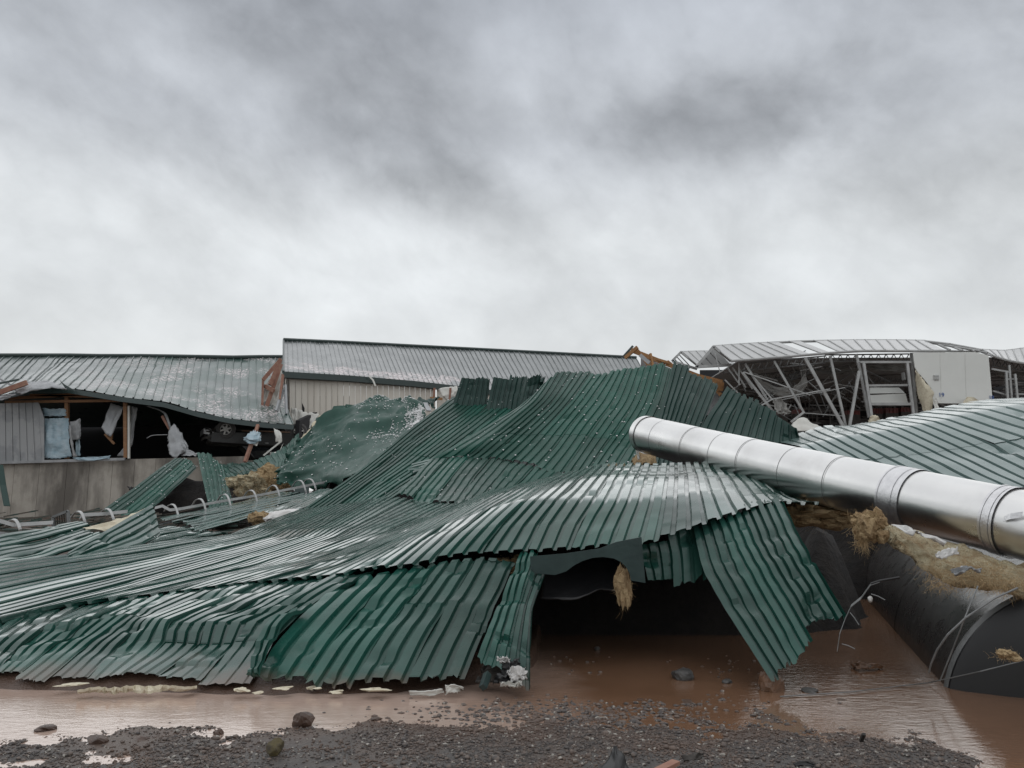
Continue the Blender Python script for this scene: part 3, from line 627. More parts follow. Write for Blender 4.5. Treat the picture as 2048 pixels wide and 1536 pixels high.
# ------------------------------------------------------------------ overturned pickup on the warehouse floor
def truck():
    yaw = math.radians(26); wc = P(452, 861, 35.0)                         # near front wheel centre
    # local: x forward, y left(+), z up; front axle at x=0; wheel centre z=.40; near wheel y=+0.84 after flipping
    ca, sa = math.cos(yaw), math.sin(yaw)
    fwd = np.array((-ca, -sa, 0)); far = np.array((-sa, ca, 0))
    H = zf + 1.86
    org = wc - fwd * 0 - 0
    def T(p):
        x, y, z = p
        w = org + fwd * x + far * (y + 0.84); w[2] = zf + 0.02 + (1.86 - z)
        return w
    root = empty('pickup_truck', (T((-1.6, 0, 1.86))), 'black pickup truck lying upside down inside the broken warehouse', 'truck')
    def loft(name, secs, m, parent=root):
        n = len(secs[0]); v = [T(p) for s_ in secs for p in s_]; f = []
        for i in range(len(secs) - 1):
            for k in range(n): f.append([i * n + k, i * n + (k + 1) % n, (i + 1) * n + (k + 1) % n, (i + 1) * n + k])
        f.append(list(range(n))[::-1]); f.append([(len(secs) - 1) * n + k for k in range(n)])
        return mk(name, v, f, m, parent)
    def sec(x, w, zb, zt, r=0.08): return [(x, -w, zb + r), (x, -w + r, zb), (x, w - r, zb), (x, w, zb + r), (x, w, zt - r), (x, w - r, zt), (x, -w + r, zt), (x, -w, zt - r)]
    body = loft('body', [sec(0.78, .80, .55, .98), sec(0.62, .90, .48, 1.08), sec(-0.9, .94, .45, 1.14), sec(-1.0, .94, .42, 1.16), sec(-2.9, .95, .42, 1.18), sec(-4.35, .95, .45, 1.18), sec(-4.5, .92, .5, 1.14)], M['paintblack'])
    loft('cab', [sec(-0.75, .84, 1.10, 1.20, .05), sec(-1.35, .74, 1.12, 1.80, .08), sec(-2.6, .74, 1.12, 1.84, .08), sec(-2.95, .84, 1.12, 1.2, .05)], M['paintblack'])
    for s_ in (-1, 1):
        mk('window', [T(p) for p in ((-1.05, s_ * .86, 1.2), (-1.4, s_ * .765, 1.72), (-2.55, s_ * .765, 1.75), (-2.75, s_ * .86, 1.2), (-1.05, s_ * .80, 1.2), (-1.4, s_ * .70, 1.72), (-2.55, s_ * .70, 1.75), (-2.75, s_ * .80, 1.2))],
           [[0, 1, 2, 3], [7, 6, 5, 4], [0, 4, 5, 1], [1, 5, 6, 2], [2, 6, 7, 3], [3, 7, 4, 0]], M['glass'], root)
        d_ = MB().box((0, 0, 0), (1, 1, 1)); vv = [T((-1.05 - 1.0 * (a[0] + .5), s_ * (.953 + .01 * a[1]), .55 + .55 * (a[2] + .5))) for a in d_.v]
        dr = mk('door', vv, d_.f, M['paintblack'], root)
        hv = [T((-1.85 + .18 * a[0], s_ * (.975 + .03 * a[1]), 1.0 + .04 * a[2])) for a in d_.v]; mk('handle', hv, d_.f, M['chrome'], dr)
    # chassis rails, axles, exhaust
    d_ = MB().box((0, 0, 0), (1, 1, 1))
    for s_ in (-1, 1): mk('chassis_rail', [T((-1.9 + 5.0 * a[0], s_ * .42 + .10 * a[1], .42 + .14 * a[2])) for a in d_.v], d_.f, M['under'], root)
    mk('rocker_strip', [T((-1.9 + 2.4 * a[0], -.93 + .06 * a[1], .44 + .06 * a[2])) for a in d_.v], d_.f, M['brownstone'], root)
    for ax in (0, -3.35):
        MB().tube([T((ax, -.8, .42)), T((ax, .8, .42))], 0.06, 10).build('axle', M['under'], root)
    MB().tube([T((-.3, .25, .36)), T((-2.2, .3, .36)), T((-3.1, .55, .4)), T((-4.3, .6, .42))], 0.05, 8).build('exhaust', M['under'], root)
    loft('engine_sump', [sec(.45, .35, .34, .6, .05), sec(-.5, .35, .3, .6, .05)], M['under'])
    rr2 = np.random.default_rng(4)
    for k in range(26):
        p0 = np.array((rr2.uniform(-3.8, .9), rr2.uniform(-.8, .8), rr2.uniform(.25, .5))); p1 = p0 + rr2.normal(0, 1, 3) * (.35, .3, .06)
        MB().tube([T(p0), T((p0 + p1) / 2 + rr2.normal(0, .04, 3)), T(p1)], rr2.uniform(.015, .04), 6).build('underbody_part', M['under'], root)
    # bumper and crushed front
    def ring(x, z, w): return [(x - .10, -w, z - .1), (x, -w, z - .1), (x, -w, z + .12), (x - .10, -w, z + .12)]
    bp_ = [(0.72, -.98, .55), (0.95, -.70, .50), (1.0, -.2, .52), (0.94, .3, .46), (1.02, .65, .56), (0.78, .98, .5)]
    MB().strip([T(p) for p in bp_], 0.24, 0.05, (0, 0, 1)).build('front_bumper', M['chrome'], root)
    MB().strip([T((p[0] - .06, p[1] * .92, p[2] + .26 + .06 * math.sin(7 * i))) for i, p in enumerate(bp_)], 0.14, 0.04, (0.2, 0.3, 1)).build('grille', M['under'], root)
    for s_ in (-1, 1): rock('headlight', T((.80, s_ * .68, .88)), (.14, .24, .14), M['glass'], 2, .15, 5 + s_, parent=root)
    patch('crushed_fender', [[T((.95, -.98, .4)), T((.5, -1.0, .55))], [T((.9, -.6, .34)), T((.4, -.62, .5))], [T((.95, -.2, .36)), T((.5, -.2, .52))]], M['chrome'], nu=14, nv=12, amp=.06, freq=3, parent=root, world=True)
    for ax in (0, -3.35):
        for s_ in (-1, 1):
            c0 = np.array((ax, s_ * .84, .40)); steer = 0.25 if ax == 0 else 0
            e1 = np.array((math.cos(steer), math.sin(steer), 0)); e2 = np.array((0, 0, 1.0)); nx = np.array((-math.sin(steer), math.cos(steer), 0)) * s_
            wh = bpy.data.objects.new('wheel', None); C.objects.link(wh); wh.parent = root; wh.location = Vector(T(c0)) - root.location; wh.empty_display_size = .1
            prof_ = [(.262, -.12), (.35, -.14), (.42, -.12), (.44, -.08), (.44, .08), (.42, .12), (.35, .14), (.262, .12)]
            v = []; f = []; NN = 36; np_ = len(prof_)
            for k in range(NN):
                th = 2 * math.pi * k / NN
                for (rr_, w_) in prof_:
                    if rr_ > .43 and k % 2: rr_ -= .016
                    v.append(T(c0 + (e1 * math.cos(th) + e2 * math.sin(th)) * rr_ + nx * w_))
            for k in range(NN):
                for j in range(np_): f.append([k * np_ + j, k * np_ + (j + 1) % np_, ((k + 1) % NN) * np_ + (j + 1) % np_, ((k + 1) % NN) * np_ + j])
            mk('tyre', v, f, M['rubber'], wh)
            rm = MB()
            v = []; f = []
            pr = [(.262, -.10), (.262, .10), (.235, .105), (.232, .02)]
            for k in range(NN):
                th = 2 * math.pi * k / NN
                for (rr_, w_) in pr: v.append(T(c0 + (e1 * math.cos(th) + e2 * math.sin(th)) * rr_ + nx * w_))
            for k in range(NN):
                for j in range(3): f.append([k * 4 + j, k * 4 + j + 1, ((k + 1) % NN) * 4 + j + 1, ((k + 1) % NN) * 4 + j])
            rm.add(v, f)
            for k in range(6):
                th = 2 * math.pi * k / 6 + .3; dr_ = e1 * math.cos(th) + e2 * math.sin(th); sd = -e1 * math.sin(th) + e2 * math.cos(th)
                q0 = []
                for (rr_, hw) in ((.03, .05), (.24, .032)):
                    for a_, b_2 in ((-1, .06), (1, .06), (1, .10), (-1, .10)): q0.append(T(c0 + dr_ * rr_ + sd * hw * a_ + nx * b_2))
                rm.add(q0, [[0, 1, 2, 3], [7, 6, 5, 4], [0, 4, 5, 1], [1, 5, 6, 2], [2, 6, 7, 3], [3, 7, 4, 0]])
            rm.build('rim', M['alloy'], wh)
            MB().tube([T(c0 + nx * .01), T(c0 + nx * .115)], .05, 12).build('hub_cap', M['alloy'], wh)
            MB().tube([T(c0 - nx * .06), T(c0 + nx * .03)], .17, 20).build('brake_disc', M['under'], wh)
truck()
# loose things in front of the truck
MB().bar(P(516, 850, 33.2), P(512, 862, 33.0), .12, .12).bar(P(512, 862, 33.0), P(490, 924, 32.4), .13, .13).build('broken_board', M['redwood'], label='red brown board standing upright in front of the overturned truck', cat='board')
patch('plastic_scrap', [[(507, 862, 32.9), (490, 872, 32.7), (488, 882, 32.7)], [(512, 862, 32.8), (506, 875, 32.5), (504, 888, 32.5)], [(520, 866, 32.9), (522, 876, 32.7), (518, 884, 32.7)]], M['wrap'], nu=14, nv=14, amp=.06, freq=3, label='torn pale blue plastic snagged on the upright board', cat='plastic sheet')
patch('white_scrap', [[(504, 888, 32.6), (512, 892, 32.6)], [(523, 870, 32.7), (514, 892, 32.6)]], M['white'], nu=8, nv=8, amp=.02, label='small white scrap behind the blue plastic by the truck', cat='scrap')
patch('white_scrap', [[(547, 857, 32.8), (550, 870, 32.7), (551, 884, 32.7)], [(556, 860, 32.8), (558, 872, 32.7), (558, 884, 32.7)], [(563, 866, 32.8), (564, 876, 32.7), (563, 886, 32.7)]], M['white'], nu=10, nv=10, amp=.03, label='white broken panel scrap hanging at the right end of the truck', cat='scrap')
MB().bar(P(527, 911, 32.2), P(563, 882, 32.4), .05, .07).build('pale_stick', M['white'], label='thin pale stick leaning below the white scrap', cat='stick')
patch('white_scrap', [[(538, 906, 32), (540, 909, 32)], [(560, 900, 32), (558, 905, 32)], [(567, 885, 32.2), (563, 895, 32.1)]], M['white'], nu=12, nv=6, amp=.03, label='curled white strip on the green sheet beside the truck', cat='scrap')

# ------------------------------------------------------------------ middle building
mid = empty('metal_building', P(580, 905, 38), 'taller metal building with beige siding and grey ribbed roof behind the wreck', 'building')
mc = [[(567, 744, 38), (567, 712, 41), (567, 681, 44)], [(700, 752, 40), (692, 717, 43), (683, 686, 46)], [(830, 763, 42), (815, 728, 45), (800, 692, 48)],
      [(960, 778, 44.5), (940, 737, 47.5), (920, 698, 50.5)], [(1130, 797, 48), (1105, 750, 51), (1080, 706, 54)], [(1330, 815, 53), (1300, 763, 55.5), (1272, 716, 58.5)]]
def mid_extra(nt, b, tc, noise, rng_, out):
    sp = nt.nodes.new('ShaderNodeSeparateXYZ'); nt.links.new(tc.outputs['Object'], sp.inputs[0])
    hg = mathn(nt, 'ADD', sp.outputs[2], mathn(nt, 'MULTIPLY', mathn(nt, 'SUBTRACT', noise(0.35), 0.5), 2.4))
    band = mathn(nt, 'MULTIPLY', rng_(hg, 8.35, 8.5, 1, 0), rng_(hg, 7.9, 8.05, 0, 1))
    fac = mathn(nt, 'MULTIPLY', mathn(nt, 'MULTIPLY', band, rng_(noise(5.0), 0.40, 0.55, 0, 1)), rng_(sp.outputs[0], -4, 0, 1, 0))
    mix_layer(nt, b, out, fac, (0.60, 0.55, 0.55), 0.8)
M['mid_roof'] = material('ribbed_grey_green_roof', (0.11, 0.125, 0.125), 0.30, 0.25, (0.15, 0.165, 0.165), 0.7, rvar=0.08, coat=0.5, coat_rough=0.15, extra=mid_extra)
sheet('roof', 'mid', mc, [13, 13, 13, 16, 19], M['mid_roof'], h=0.05, per=1, nv=14, amp=0.02, dents=4, dent=0.05, jag=0.01, prof=SEAM, part='roof_panel', parent=mid, kink=0, heap=False, seed=31, tens=0.1)
rg = [P(*c[2]) for c in mc]; ev = [P(*c[0]) for c in mc]
MB().tube([p + np.array((0, 0, .05)) for p in rg], .12, 8).build('ridge_cap', M['trim'], mid)
b_ = MB()
for a, b in zip(rg[:-1], rg[1:]): b_.add([a, b, b + np.array((2, 6, -1.9)), a + np.array((2, 6, -1.9))], [[0, 1, 2, 3]])
b_.build('rear_roof_slope', M['mid_roof'], mid)
MB().strip([p + np.array((0, -.05, -.16)) for p in ev], .36, .06, (0, 0, 1)).build('eave_trim', M['trim'], mid)
MB().strip([p + np.array((0.03, -.16, -.24)) for p in ev], .16, .14, (0, 0, 1)).build('gutter', M['trim'], mid)
MB().bar(ev[0], rg[0], .10, .16).build('gable_trim', M['trim'], mid)
panel_row(mid, [(580, 752, 38.4), (872, 776, 42.8), (580, 905, 38.4), (872, 905, 42.8)], 26, M['beige'])
panel_row(mid, [(874, 776, 42.8), (1340, 815, 53), (874, 905, 42.8), (1340, 905, 53)], 24, M['beige'])
a, b = P(568, 905, 38.3), rg[0]
MB().slab([P(572, 748, 38.2), b + (0, 0, -.1), b + np.array((2, 6, -1.9)), np.array((b[0] + 2, b[1] + 6, 2)), P(572, 905, 38.2)], (-.06, 0, 0)).build('gable_wall', M['beige'], mid)
for k, (x0, x1) in enumerate(((867, 872), (899, 903))): MB().bar(P(x0 + 2, 776, 42), P(x0, 805, 42), .12, .12, (0, 1, 0)).build('timber_post', M['redwood'], mid)
MB().bar(P(860, 796, 41.8), P(885, 798, 41.8), .1, .14).build('girt_board', M['woodorange'], mid)
patch('hanging_liner', [[(876, 776, 42.2), (884, 792, 42), (893, 800, 42)], [(900, 774, 42.2), (904, 785, 42), (905, 795, 42)], [(915, 772, 42.2), (915, 780, 42), (915, 790, 42)]], M['white'], nu=12, nv=12, amp=.06, parent=mid, seed=33)
MB().strip([P(738, 752, 40.3), P(746, 760, 40.2), P(751, 772, 40.1)], .09, .02, (1, 0, .3)).build('dangling_strip', M['white'], mid)
patch('crumpled_liner', [[(582, 815, 38.1), (586, 850, 37.8), (590, 885, 37.5)], [(605, 822, 38.1), (602, 850, 37.8), (612, 880, 37.4)], [(640, 828, 38), (622, 850, 37.6), (620, 868, 37.4)]], M['white'], nu=18, nv=16, amp=.10, freq=3, parent=mid, seed=34)
MB().slab([P(604, 806, 38.2), P(609, 816, 38.2), P(608, 838, 38.2), P(605, 834, 38.2)], (0, .02, 0)).build('dark_tear_patch', M['dark'], mid)  # dark patch painted for the shade inside an opening
# splintered gable truss between the two roofs
gt = empty('broken_gable_truss', P(535, 835, 36), 'splintered red brown roof truss with white lining between the two roofs', 'truss')
for (a, b) in (((562, 718), (526, 760)), ((526, 760), (524, 828)), ((562, 728), (528, 828)), ((560, 722), (540, 770)), ((566, 750), (560, 800)), ((530, 772), (548, 782))):
    MB().bar(P(*a, 35.6), P(*b, 35.2), .10, .18).build('truss_member', M['redwood'], gt)
MB().bar(P(566, 780, 35.4), P(553, 822, 35), .12, .14).bar(P(571, 770, 35.4), P(573, 828, 35), .1, .12).build('truss_member', M['greysheet'], gt)
patch('white_lining', [[(560, 724, 35.9), (530, 775, 35.7), (526, 822, 35.5)], [(563, 745, 35.9), (548, 785, 35.7), (538, 815, 35.5)], [(566, 752, 35.9), (560, 790, 35.7), (552, 820, 35.5)]], M['white'], nu=14, nv=18, amp=.08, freq=3, parent=gt, seed=35)
# broken orange timber truss right of the middle roof
tt = empty('broken_timber_truss', P(1340, 792, 44), 'broken orange timber roof truss jutting up beyond the green mound', 'truss')
for (a, b, w) in (((1262, 700), (1447, 772), .26), ((1250, 716), (1275, 694), .2), ((1300, 708), (1308, 745), .22), ((1275, 700), (1300, 735), .16), ((1335, 722), (1368, 748), .14), ((1380, 748), (1410, 790), .14),
                  ((1400, 754), (1445, 765), .3), ((1412, 770), (1448, 768), .2), ((1300, 714), (1340, 726), .14), ((1420, 762), (1442, 790), .22), ((1360, 760), (1395, 752), .1)):
    MB().bar(P(*a, 44), P(*b, 43.6), .12, w).build('truss_member', M['woodorange'], tt)
MB().slab([P(1282, 712, 44.5), P(1445, 780, 44.2), P(1445, 830, 44.2), P(1282, 830, 44.5)], (0, .1, 0)).build('gable_sheathing', M['siding'], tt)
MB().slab([P(1430, 765, 43.5), P(1448, 772, 43.5), P(1446, 782, 43.5), P(1434, 782, 43.5)], (0, .05, 0)).build('torn_board', M['woodorange'], tt)
MB().bar(P(1246, 714, 45), P(1266, 692, 45), .08, .14).build('bent_metal_strip', M['trim'], label='dark bent strip pointing up at the end of the grey roof', cat='metal strip')
MB().bar(P(1280, 710, 43.2), P(1299, 726, 43), .1, .22).build('bent_metal_strip', M['greysheet'], label='pale bent metal strip against the orange timber truss', cat='metal strip')
MB().slab([P(1416, 774, 43), P(1424, 776, 43), P(1412, 796, 43), P(1405, 797, 43)], (0, .06, 0)).build('blue_grey_board', material('blue_grey_board', (.25, .28, .38), .5), label='blue grey board sticking up behind the torn green sheets', cat='board')
# ------------------------------------------------------------------ open-framed building at the right
gh = empty('framed_shed', P(1700, 860, 38), 'wrecked glazed shed with a bare steel frame and grey ribbed roof sheets', 'building')
D = 38.0
def glazed(cols, n, hole=()):
    """roof glazing: separate sheets between an eave and a ridge polyline [(ridge, eave), ...]"""
    R_ = np.array([P(*c[0]) for c in cols]); E_ = np.array([P(*c[1]) for c in cols])
    ii = np.linspace(0, len(cols) - 1, n + 1); Rr = cr_interp(R_, ii, 0, .3); Er = cr_interp(E_, ii, 0, .3)
    for k in range(n):
        if k in hole: continue
        a, b, c, d = Rr[k], Rr[k] + (Rr[k + 1] - Rr[k]) * .95, Er[k] + (Er[k + 1] - Er[k]) * .95, Er[k]
        up = np.array((0, -.02, .04))
        MB().slab([a + up, b + up, c + up, d + up], (0, .01, -.03)).build('glazing_sheet', M['polycarb'], gh)
        MB().bar(a + up * 1.3, d + up * 1.3, .06, .05).build('glazing_bar', M['steelpale'], gh)
    MB().tube(list(Rr), .07, 6).build('ridge_tube', M['steelpale'], gh); MB().tube(list(Er), .07, 6).build('eave_tube', M['steelpale'], gh)
glazed([((1427, 693, 40), (1462, 722, 37.5)), ((1480, 689, 40), (1530, 717, 37.5)), ((1535, 686, 40), (1600, 711, 37.5)), ((1600, 683, 40), (1660, 706, 37.5))], 9, (7,))
glazed([((1600, 683, 40.2), (1660, 706, 37.5)), ((1700, 681, 40.2), (1722, 702, 37.5)), ((1780, 681, 40.2), (1800, 702, 37.5)), ((1850, 682, 40.2), (1890, 702, 37.5))], 11, (0,))
glazed([((1965, 700, 41), (1985, 712, 38.5)), ((2010, 702, 41), (2020, 722, 38.5)), ((2060, 696, 41), (2075, 730, 38.5)), ((2160, 694, 41), (2180, 735, 38.5))], 9)
glazed([((1362, 704, 47), (1394, 730, 45)), ((1400, 703, 47), (1424, 730, 45)), ((1440, 703, 47), (1470, 728, 45))], 5)
# stripped section of ridge lattice
for (a, b) in (((1850, 682), (1900, 688)), ((1900, 688), (1965, 700)), ((1850, 684), (1960, 702)), ((1870, 686), (1900, 700)), ((1890, 688), (1925, 701)), ((1915, 692), (1950, 702)), ((1935, 696), (1975, 706)), ((1890, 702), (1960, 703)), ((1960, 703), (1990, 714))):
    MB().tube([P(*a, 40), P(*b, 38.5)], .06, 6).build('roof_bar', M['steelpale'], gh)
# gable triangles
for (ap, l, r_, d_) in (((1427, 693), (1392, 734), (1462, 722), 39), ((1362, 704), (1344, 722), (1394, 730), 46)):
    for a, b in ((ap, l), (ap, r_), (l, (r_[0], r_[1] + 8))): MB().bar(P(*a, d_), P(*b, d_), .12, .14).build('gable_bar', M['steelpale'], gh)
    for t in (.25, .5, .75):
        a = (l[0] + (ap[0] - l[0]) * t, l[1] + (ap[1] - l[1]) * t); b = (l[0] + (r_[0] - l[0]) * t, l[1] + (r_[1] + 8 - l[1]) * t); MB().tube([P(*a, d_), P(*b, d_)], .035, 5).build('gable_strut', M['steel'], gh)
MB().slab([P(1427, 693, 41.5), P(1392, 734, 41.5), P(1462, 730, 41.5)], (0, .03, 0)).build('gable_glazing', M['polycarb'], gh)
# posts, leaning posts and rails; (from, to, half width, depth)
posts = [((1478, 722), (1478, 770), .05, 38.4), ((1430, 706), (1440, 745), .035, 38.6), ((1490, 727), (1535, 800), .09, 38.2), ((1485, 745), (1550, 828), .10, 37.6), ((1500, 745), (1545, 800), .06, 37.4),
         ((1548, 722), (1608, 826), .09, 37.8), ((1610, 716), (1688, 856), .13, 37.6), ((1660, 712), (1692, 856), .10, 37.8), ((1712, 708), (1720, 740), .11, 37.8), ((1720, 740), (1738, 835), .10, 37.8),
         ((1718, 742), (1698, 858), .11, 37.4), ((1727, 726), (1744, 838), .11, 37.5), ((1814, 724), (1828, 840), .11, 37.5), ((1822, 706), (1834, 838), .10, 38.0), ((1900, 806), (1900, 840), .08, 37.8),
         ((1720, 724), (1822, 724), .10, 37.5), ((1735, 771), (1818, 770), .09, 37.6), ((1742, 808), (1824, 808), .12, 37.5), ((1838, 806), (1920, 808), .07, 37.8), ((1880, 808), (1912, 820), .05, 37.8),
         ((2012, 742), (2016, 812), .09, 38.2), ((2018, 730), (2024, 808), .08, 38.6), ((2030, 748), (2036, 808), .08, 38.0), ((1984, 738), (2018, 744), .08, 38.2), ((1986, 782), (2014, 790), .07, 38.4), ((2012, 758), (2034, 758), .06, 38.2), ((2030, 788), (2080, 788), .06, 38.2),
         ((1488, 744), (1620, 790), .05, 37.3), ((1520, 812), (1545, 798), .05, 37.0), ((1545, 798), (1660, 778), .05, 37.0), ((1582, 844), (1608, 824), .08, 36.6), ((1608, 826), (1690, 832), .03, 37.0), ((1560, 800), (1690, 775), .03, 37.4),
         ((1455, 735), (1480, 770), .06, 39), ((1465, 735), (1492, 775), .06, 39), ((1480, 740), (1505, 778), .06, 39), ((1450, 760), (1480, 790), .06, 38.8)]
for (a, b, w, d_) in posts: MB().bar(P(*a, d_), P(*b, d_), w * 1.15, w * 1.15, (0.1, 1, 0.1)).build('frame_post', M['steelpale'], gh)
# lattice trusses under the eaves
def lattice(a, b, h, d_, n, name='lattice_truss'):
    mb = MB(); A = P(*a, d_); B = P(*b, d_); A2 = P(a[0], a[1] + h, d_); B2 = P(b[0], b[1] + h, d_)
    mb.tube([A, B], .04, 5).tube([A2, B2], .04, 5)
    for k in range(n):
        t0, t1 = k / n, (k + .5) / n; mb.tube([A + (B - A) * t0, A2 + (B2 - A2) * t1], .025, 4).tube([A2 + (B2 - A2) * t1, A + (B - A) * ((k + 1) / n)], .025, 4)
    mb.build(name, M['steel'], gh)
for (a, b, h, d_, n) in (((1480, 728), (1650, 712), 14, 39, 12), ((1650, 710), (1818, 708), 13, 38.6, 11), ((1984, 718), (2090, 735), 14, 39.5, 8), ((1490, 752), (1620, 738), 12, 43, 10), ((1720, 748), (1820, 746), 16, 46, 9), ((1738, 764), (1815, 758), 14, 44, 7), ((1470, 736), (1600, 730), 10, 46, 10), ((1990, 740), (2080, 744), 12, 45, 6),
                         ((1560, 745), (1620, 790), 9, 41, 6), ((1530, 770), (1600, 745), 10, 41.5, 6), ((1580, 750), (1620, 735), 10, 40.5, 5), ((1640, 735), (1712, 730), 11, 42, 7)):
    lattice(a, b, h, d_, n)
r = np.random.default_rng(15)
for k in range(70):
    x0, y0 = r.uniform(1470, 1735), r.uniform(722, 815); an = r.choice([.9, 1.1, 2.2, .3, -.3]) + r.normal(0, .2); L_ = r.uniform(14, 55); d_ = r.uniform(38.5, 43)
    MB().tube([P(x0, y0, d_), P(x0 + L_ * math.cos(an), min(y0 + L_ * math.sin(an), 850), d_ + r.uniform(-.6, .6))], r.uniform(.015, .04), 5).build('broken_strut', M['steelpale'] if k % 2 else M['steel'], gh)
# sagging shade cloth
cl = [([[(1505, 745, 40), (1515, 760, 40), (1520, 770, 40)], [(1545, 770, 39.5), (1550, 785, 39.5), (1555, 792, 39.5)], [(1585, 775, 39.5), (1590, 787, 39.5), (1592, 794, 39.5)], [(1612, 745, 39.5), (1615, 762, 39.5), (1612, 775, 39.5)]], 'grey shade cloth hanging in a swag between leaning posts'),
      ([[(1618, 734, 41), (1618, 748, 41)], [(1645, 738, 41), (1645, 750, 41)], [(1672, 735, 41), (1672, 748, 41)], [(1715, 724, 41), (1716, 744, 41)]], 'rolled grey cloth hanging below the shed roof left of the door frame'),
      ([[(1735, 727, 40), (1738, 738, 40)], [(1775, 728, 40), (1775, 743, 40)], [(1812, 727, 40), (1812, 741, 40)]], 'grey cloth blind hanging inside the shed door frame'),
      ([[(1545, 800, 37.2), (1550, 820, 37), (1556, 828, 37)], [(1562, 795, 37.2), (1575, 815, 37), (1582, 828, 37)]], 'grey torn cloth lying over the foot of the leaning posts'),
      ([[(1595, 725, 40), (1600, 742, 40), (1603, 765, 40)], [(1612, 728, 40), (1613, 745, 40), (1612, 762, 40)]], 'bunched grey cloth tied to the shed truss'),
      ([[(1988, 738, 41), (1990, 752, 41)], [(2015, 742, 41), (2018, 756, 41)], [(2090, 750, 41), (2090, 765, 41)]], 'grey cloth blind at the right end of the shed')]
for k, (g_, l_) in enumerate(cl): patch('shade_cloth', g_, M['fabric'], nu=18, nv=14, amp=.10, freq=2.5, seed=40 + k, label=l_, cat='cloth', group='shade cloths in the shed')
# white end panel with its number
wp = empty('white_end_panel', P(1905, 808, 37.3), 'large white wall panel numbered 19 hanging on the shed frame', 'panel')
outl = [(1826, 705), (1950, 704), (1977, 711), (1986, 809), (1925, 807), (1844, 806), (1862, 800), (1866, 792), (1862, 776), (1848, 758), (1836, 745), (1830, 735)]
MB().slab([P(x, y, 37.3) for x, y in outl], (0, .05, 0)).build('panel_skin', M['whitecard'], wp)
for x in (1880, 1930): MB().bar(P(x, 706, 37.29), P(x + 3, 804, 37.29), .012, .012, (0, 1, 0)).build('panel_seam', M['whitecard'], wp)
patch('curled_edge', [[(1830, 738, 37.2), (1832, 770, 37.3), (1838, 800, 37.3), (1848, 826, 37.2)], [(1838, 748, 36.9), (1850, 775, 36.9), (1852, 802, 37.0), (1856, 828, 37.1)], [(1848, 758, 37.2), (1866, 785, 37.2), (1864, 800, 37.2), (1862, 824, 37.1)]], M['foam'], nu=14, nv=22, amp=.05, parent=wp, seed=51)
vt = MB().box(P(1873, 755, 37.27), (.24, .05, .26)).build('vent', M['steelpale'], wp)
for k in range(3): MB().box(P(1873, 752 + 3 * k, 37.22), (.22, .03, .02)).build('vent_louvre', M['whitecard'], vt)
def text(s, px, py, h_px, d_, m, parent, name='number'):
    cu = bpy.data.curves.new('t', 'FONT'); cu.body = s; cu.size = h_px / F * d_ * 1.4; cu.extrude = .006; cu.align_x = 'CENTER'; cu.align_y = 'CENTER'
    to = bpy.data.objects.new('t', cu); C.objects.link(to); bpy.context.view_layer.update()
    me = bpy.data.meshes.new_from_object(to.evaluated_get(bpy.context.evaluated_depsgraph_get())); bpy.data.objects.remove(to)
    c = P(px, py, d_); v = [(c[0] + q.co.x, c[1] - q.co.z, c[2] + q.co.y) for q in me.vertices]; f = [list(q.vertices) for q in me.polygons]
    return mk(name, v, f, m, parent)
text('19', 1883, 790, 8.5, 37.27, M['blue'], wp); text('18', 1983, 795, 7.5, 37.27, M['blue'], wp)
# scraps under the panel
for k, (g_, l_) in enumerate((([[(1866, 796, 37), (1870, 825, 36.8)], [(1873, 796, 37), (1880, 822, 36.8)]], 'white strip hanging from the curled edge of panel 19'),
        ([[(1925, 806, 36.9), (1932, 820, 36.8)], [(1936, 793, 36.9), (1946, 818, 36.8)], [(1962, 803, 36.9), (1968, 816, 36.8)]], 'cream torn board poking up under the right half of panel 19'),
        ([[(1740, 832, 36), (1735, 850, 36)], [(1752, 830, 36), (1748, 852, 36)], [(1760, 838, 36), (1768, 850, 36)]], 'cream curled board at the foot of the shed door frame'),
        ([[(1585, 850, 35.5), (1580, 862, 35)], [(1606, 834, 35.5), (1606, 862, 35)], [(1640, 854, 35.5), (1640, 862, 35)]], 'white tent of torn sheet beside the dark green mound'),
        ([[(1700, 856, 35), (1705, 868, 35)], [(1722, 848, 35), (1730, 866, 35)]], 'pale torn board lying behind the pale green roof'))):
    patch('torn_white_sheet', g_, M['white'] if k in (0, 3) else M['foam'], nu=12, nv=14, amp=.05, freq=2, seed=60 + k, label=l_, cat='sheet')
MB().slab([P(1740, 790, 38.2), P(1811, 787, 38.2), P(1816, 806, 38.2), P(1742, 807, 38.2)], (0, .06, 0)).slab([P(1740, 775, 38.6), P(1798, 775, 38.6), P(1810, 786, 38.3), P(1740, 787, 38.3)], (0, .06, 0)).build('white_door_leaf', M['whitecard'], label='white folded door leaf across the shed door frame', cat='door')
MB().bar(P(1806, 745, 38.2), P(1808, 760, 38.2), .2, .1).build('electrical_box', M['steelpale'], label='small pale box fixed beside the shed door frame', cat='box')
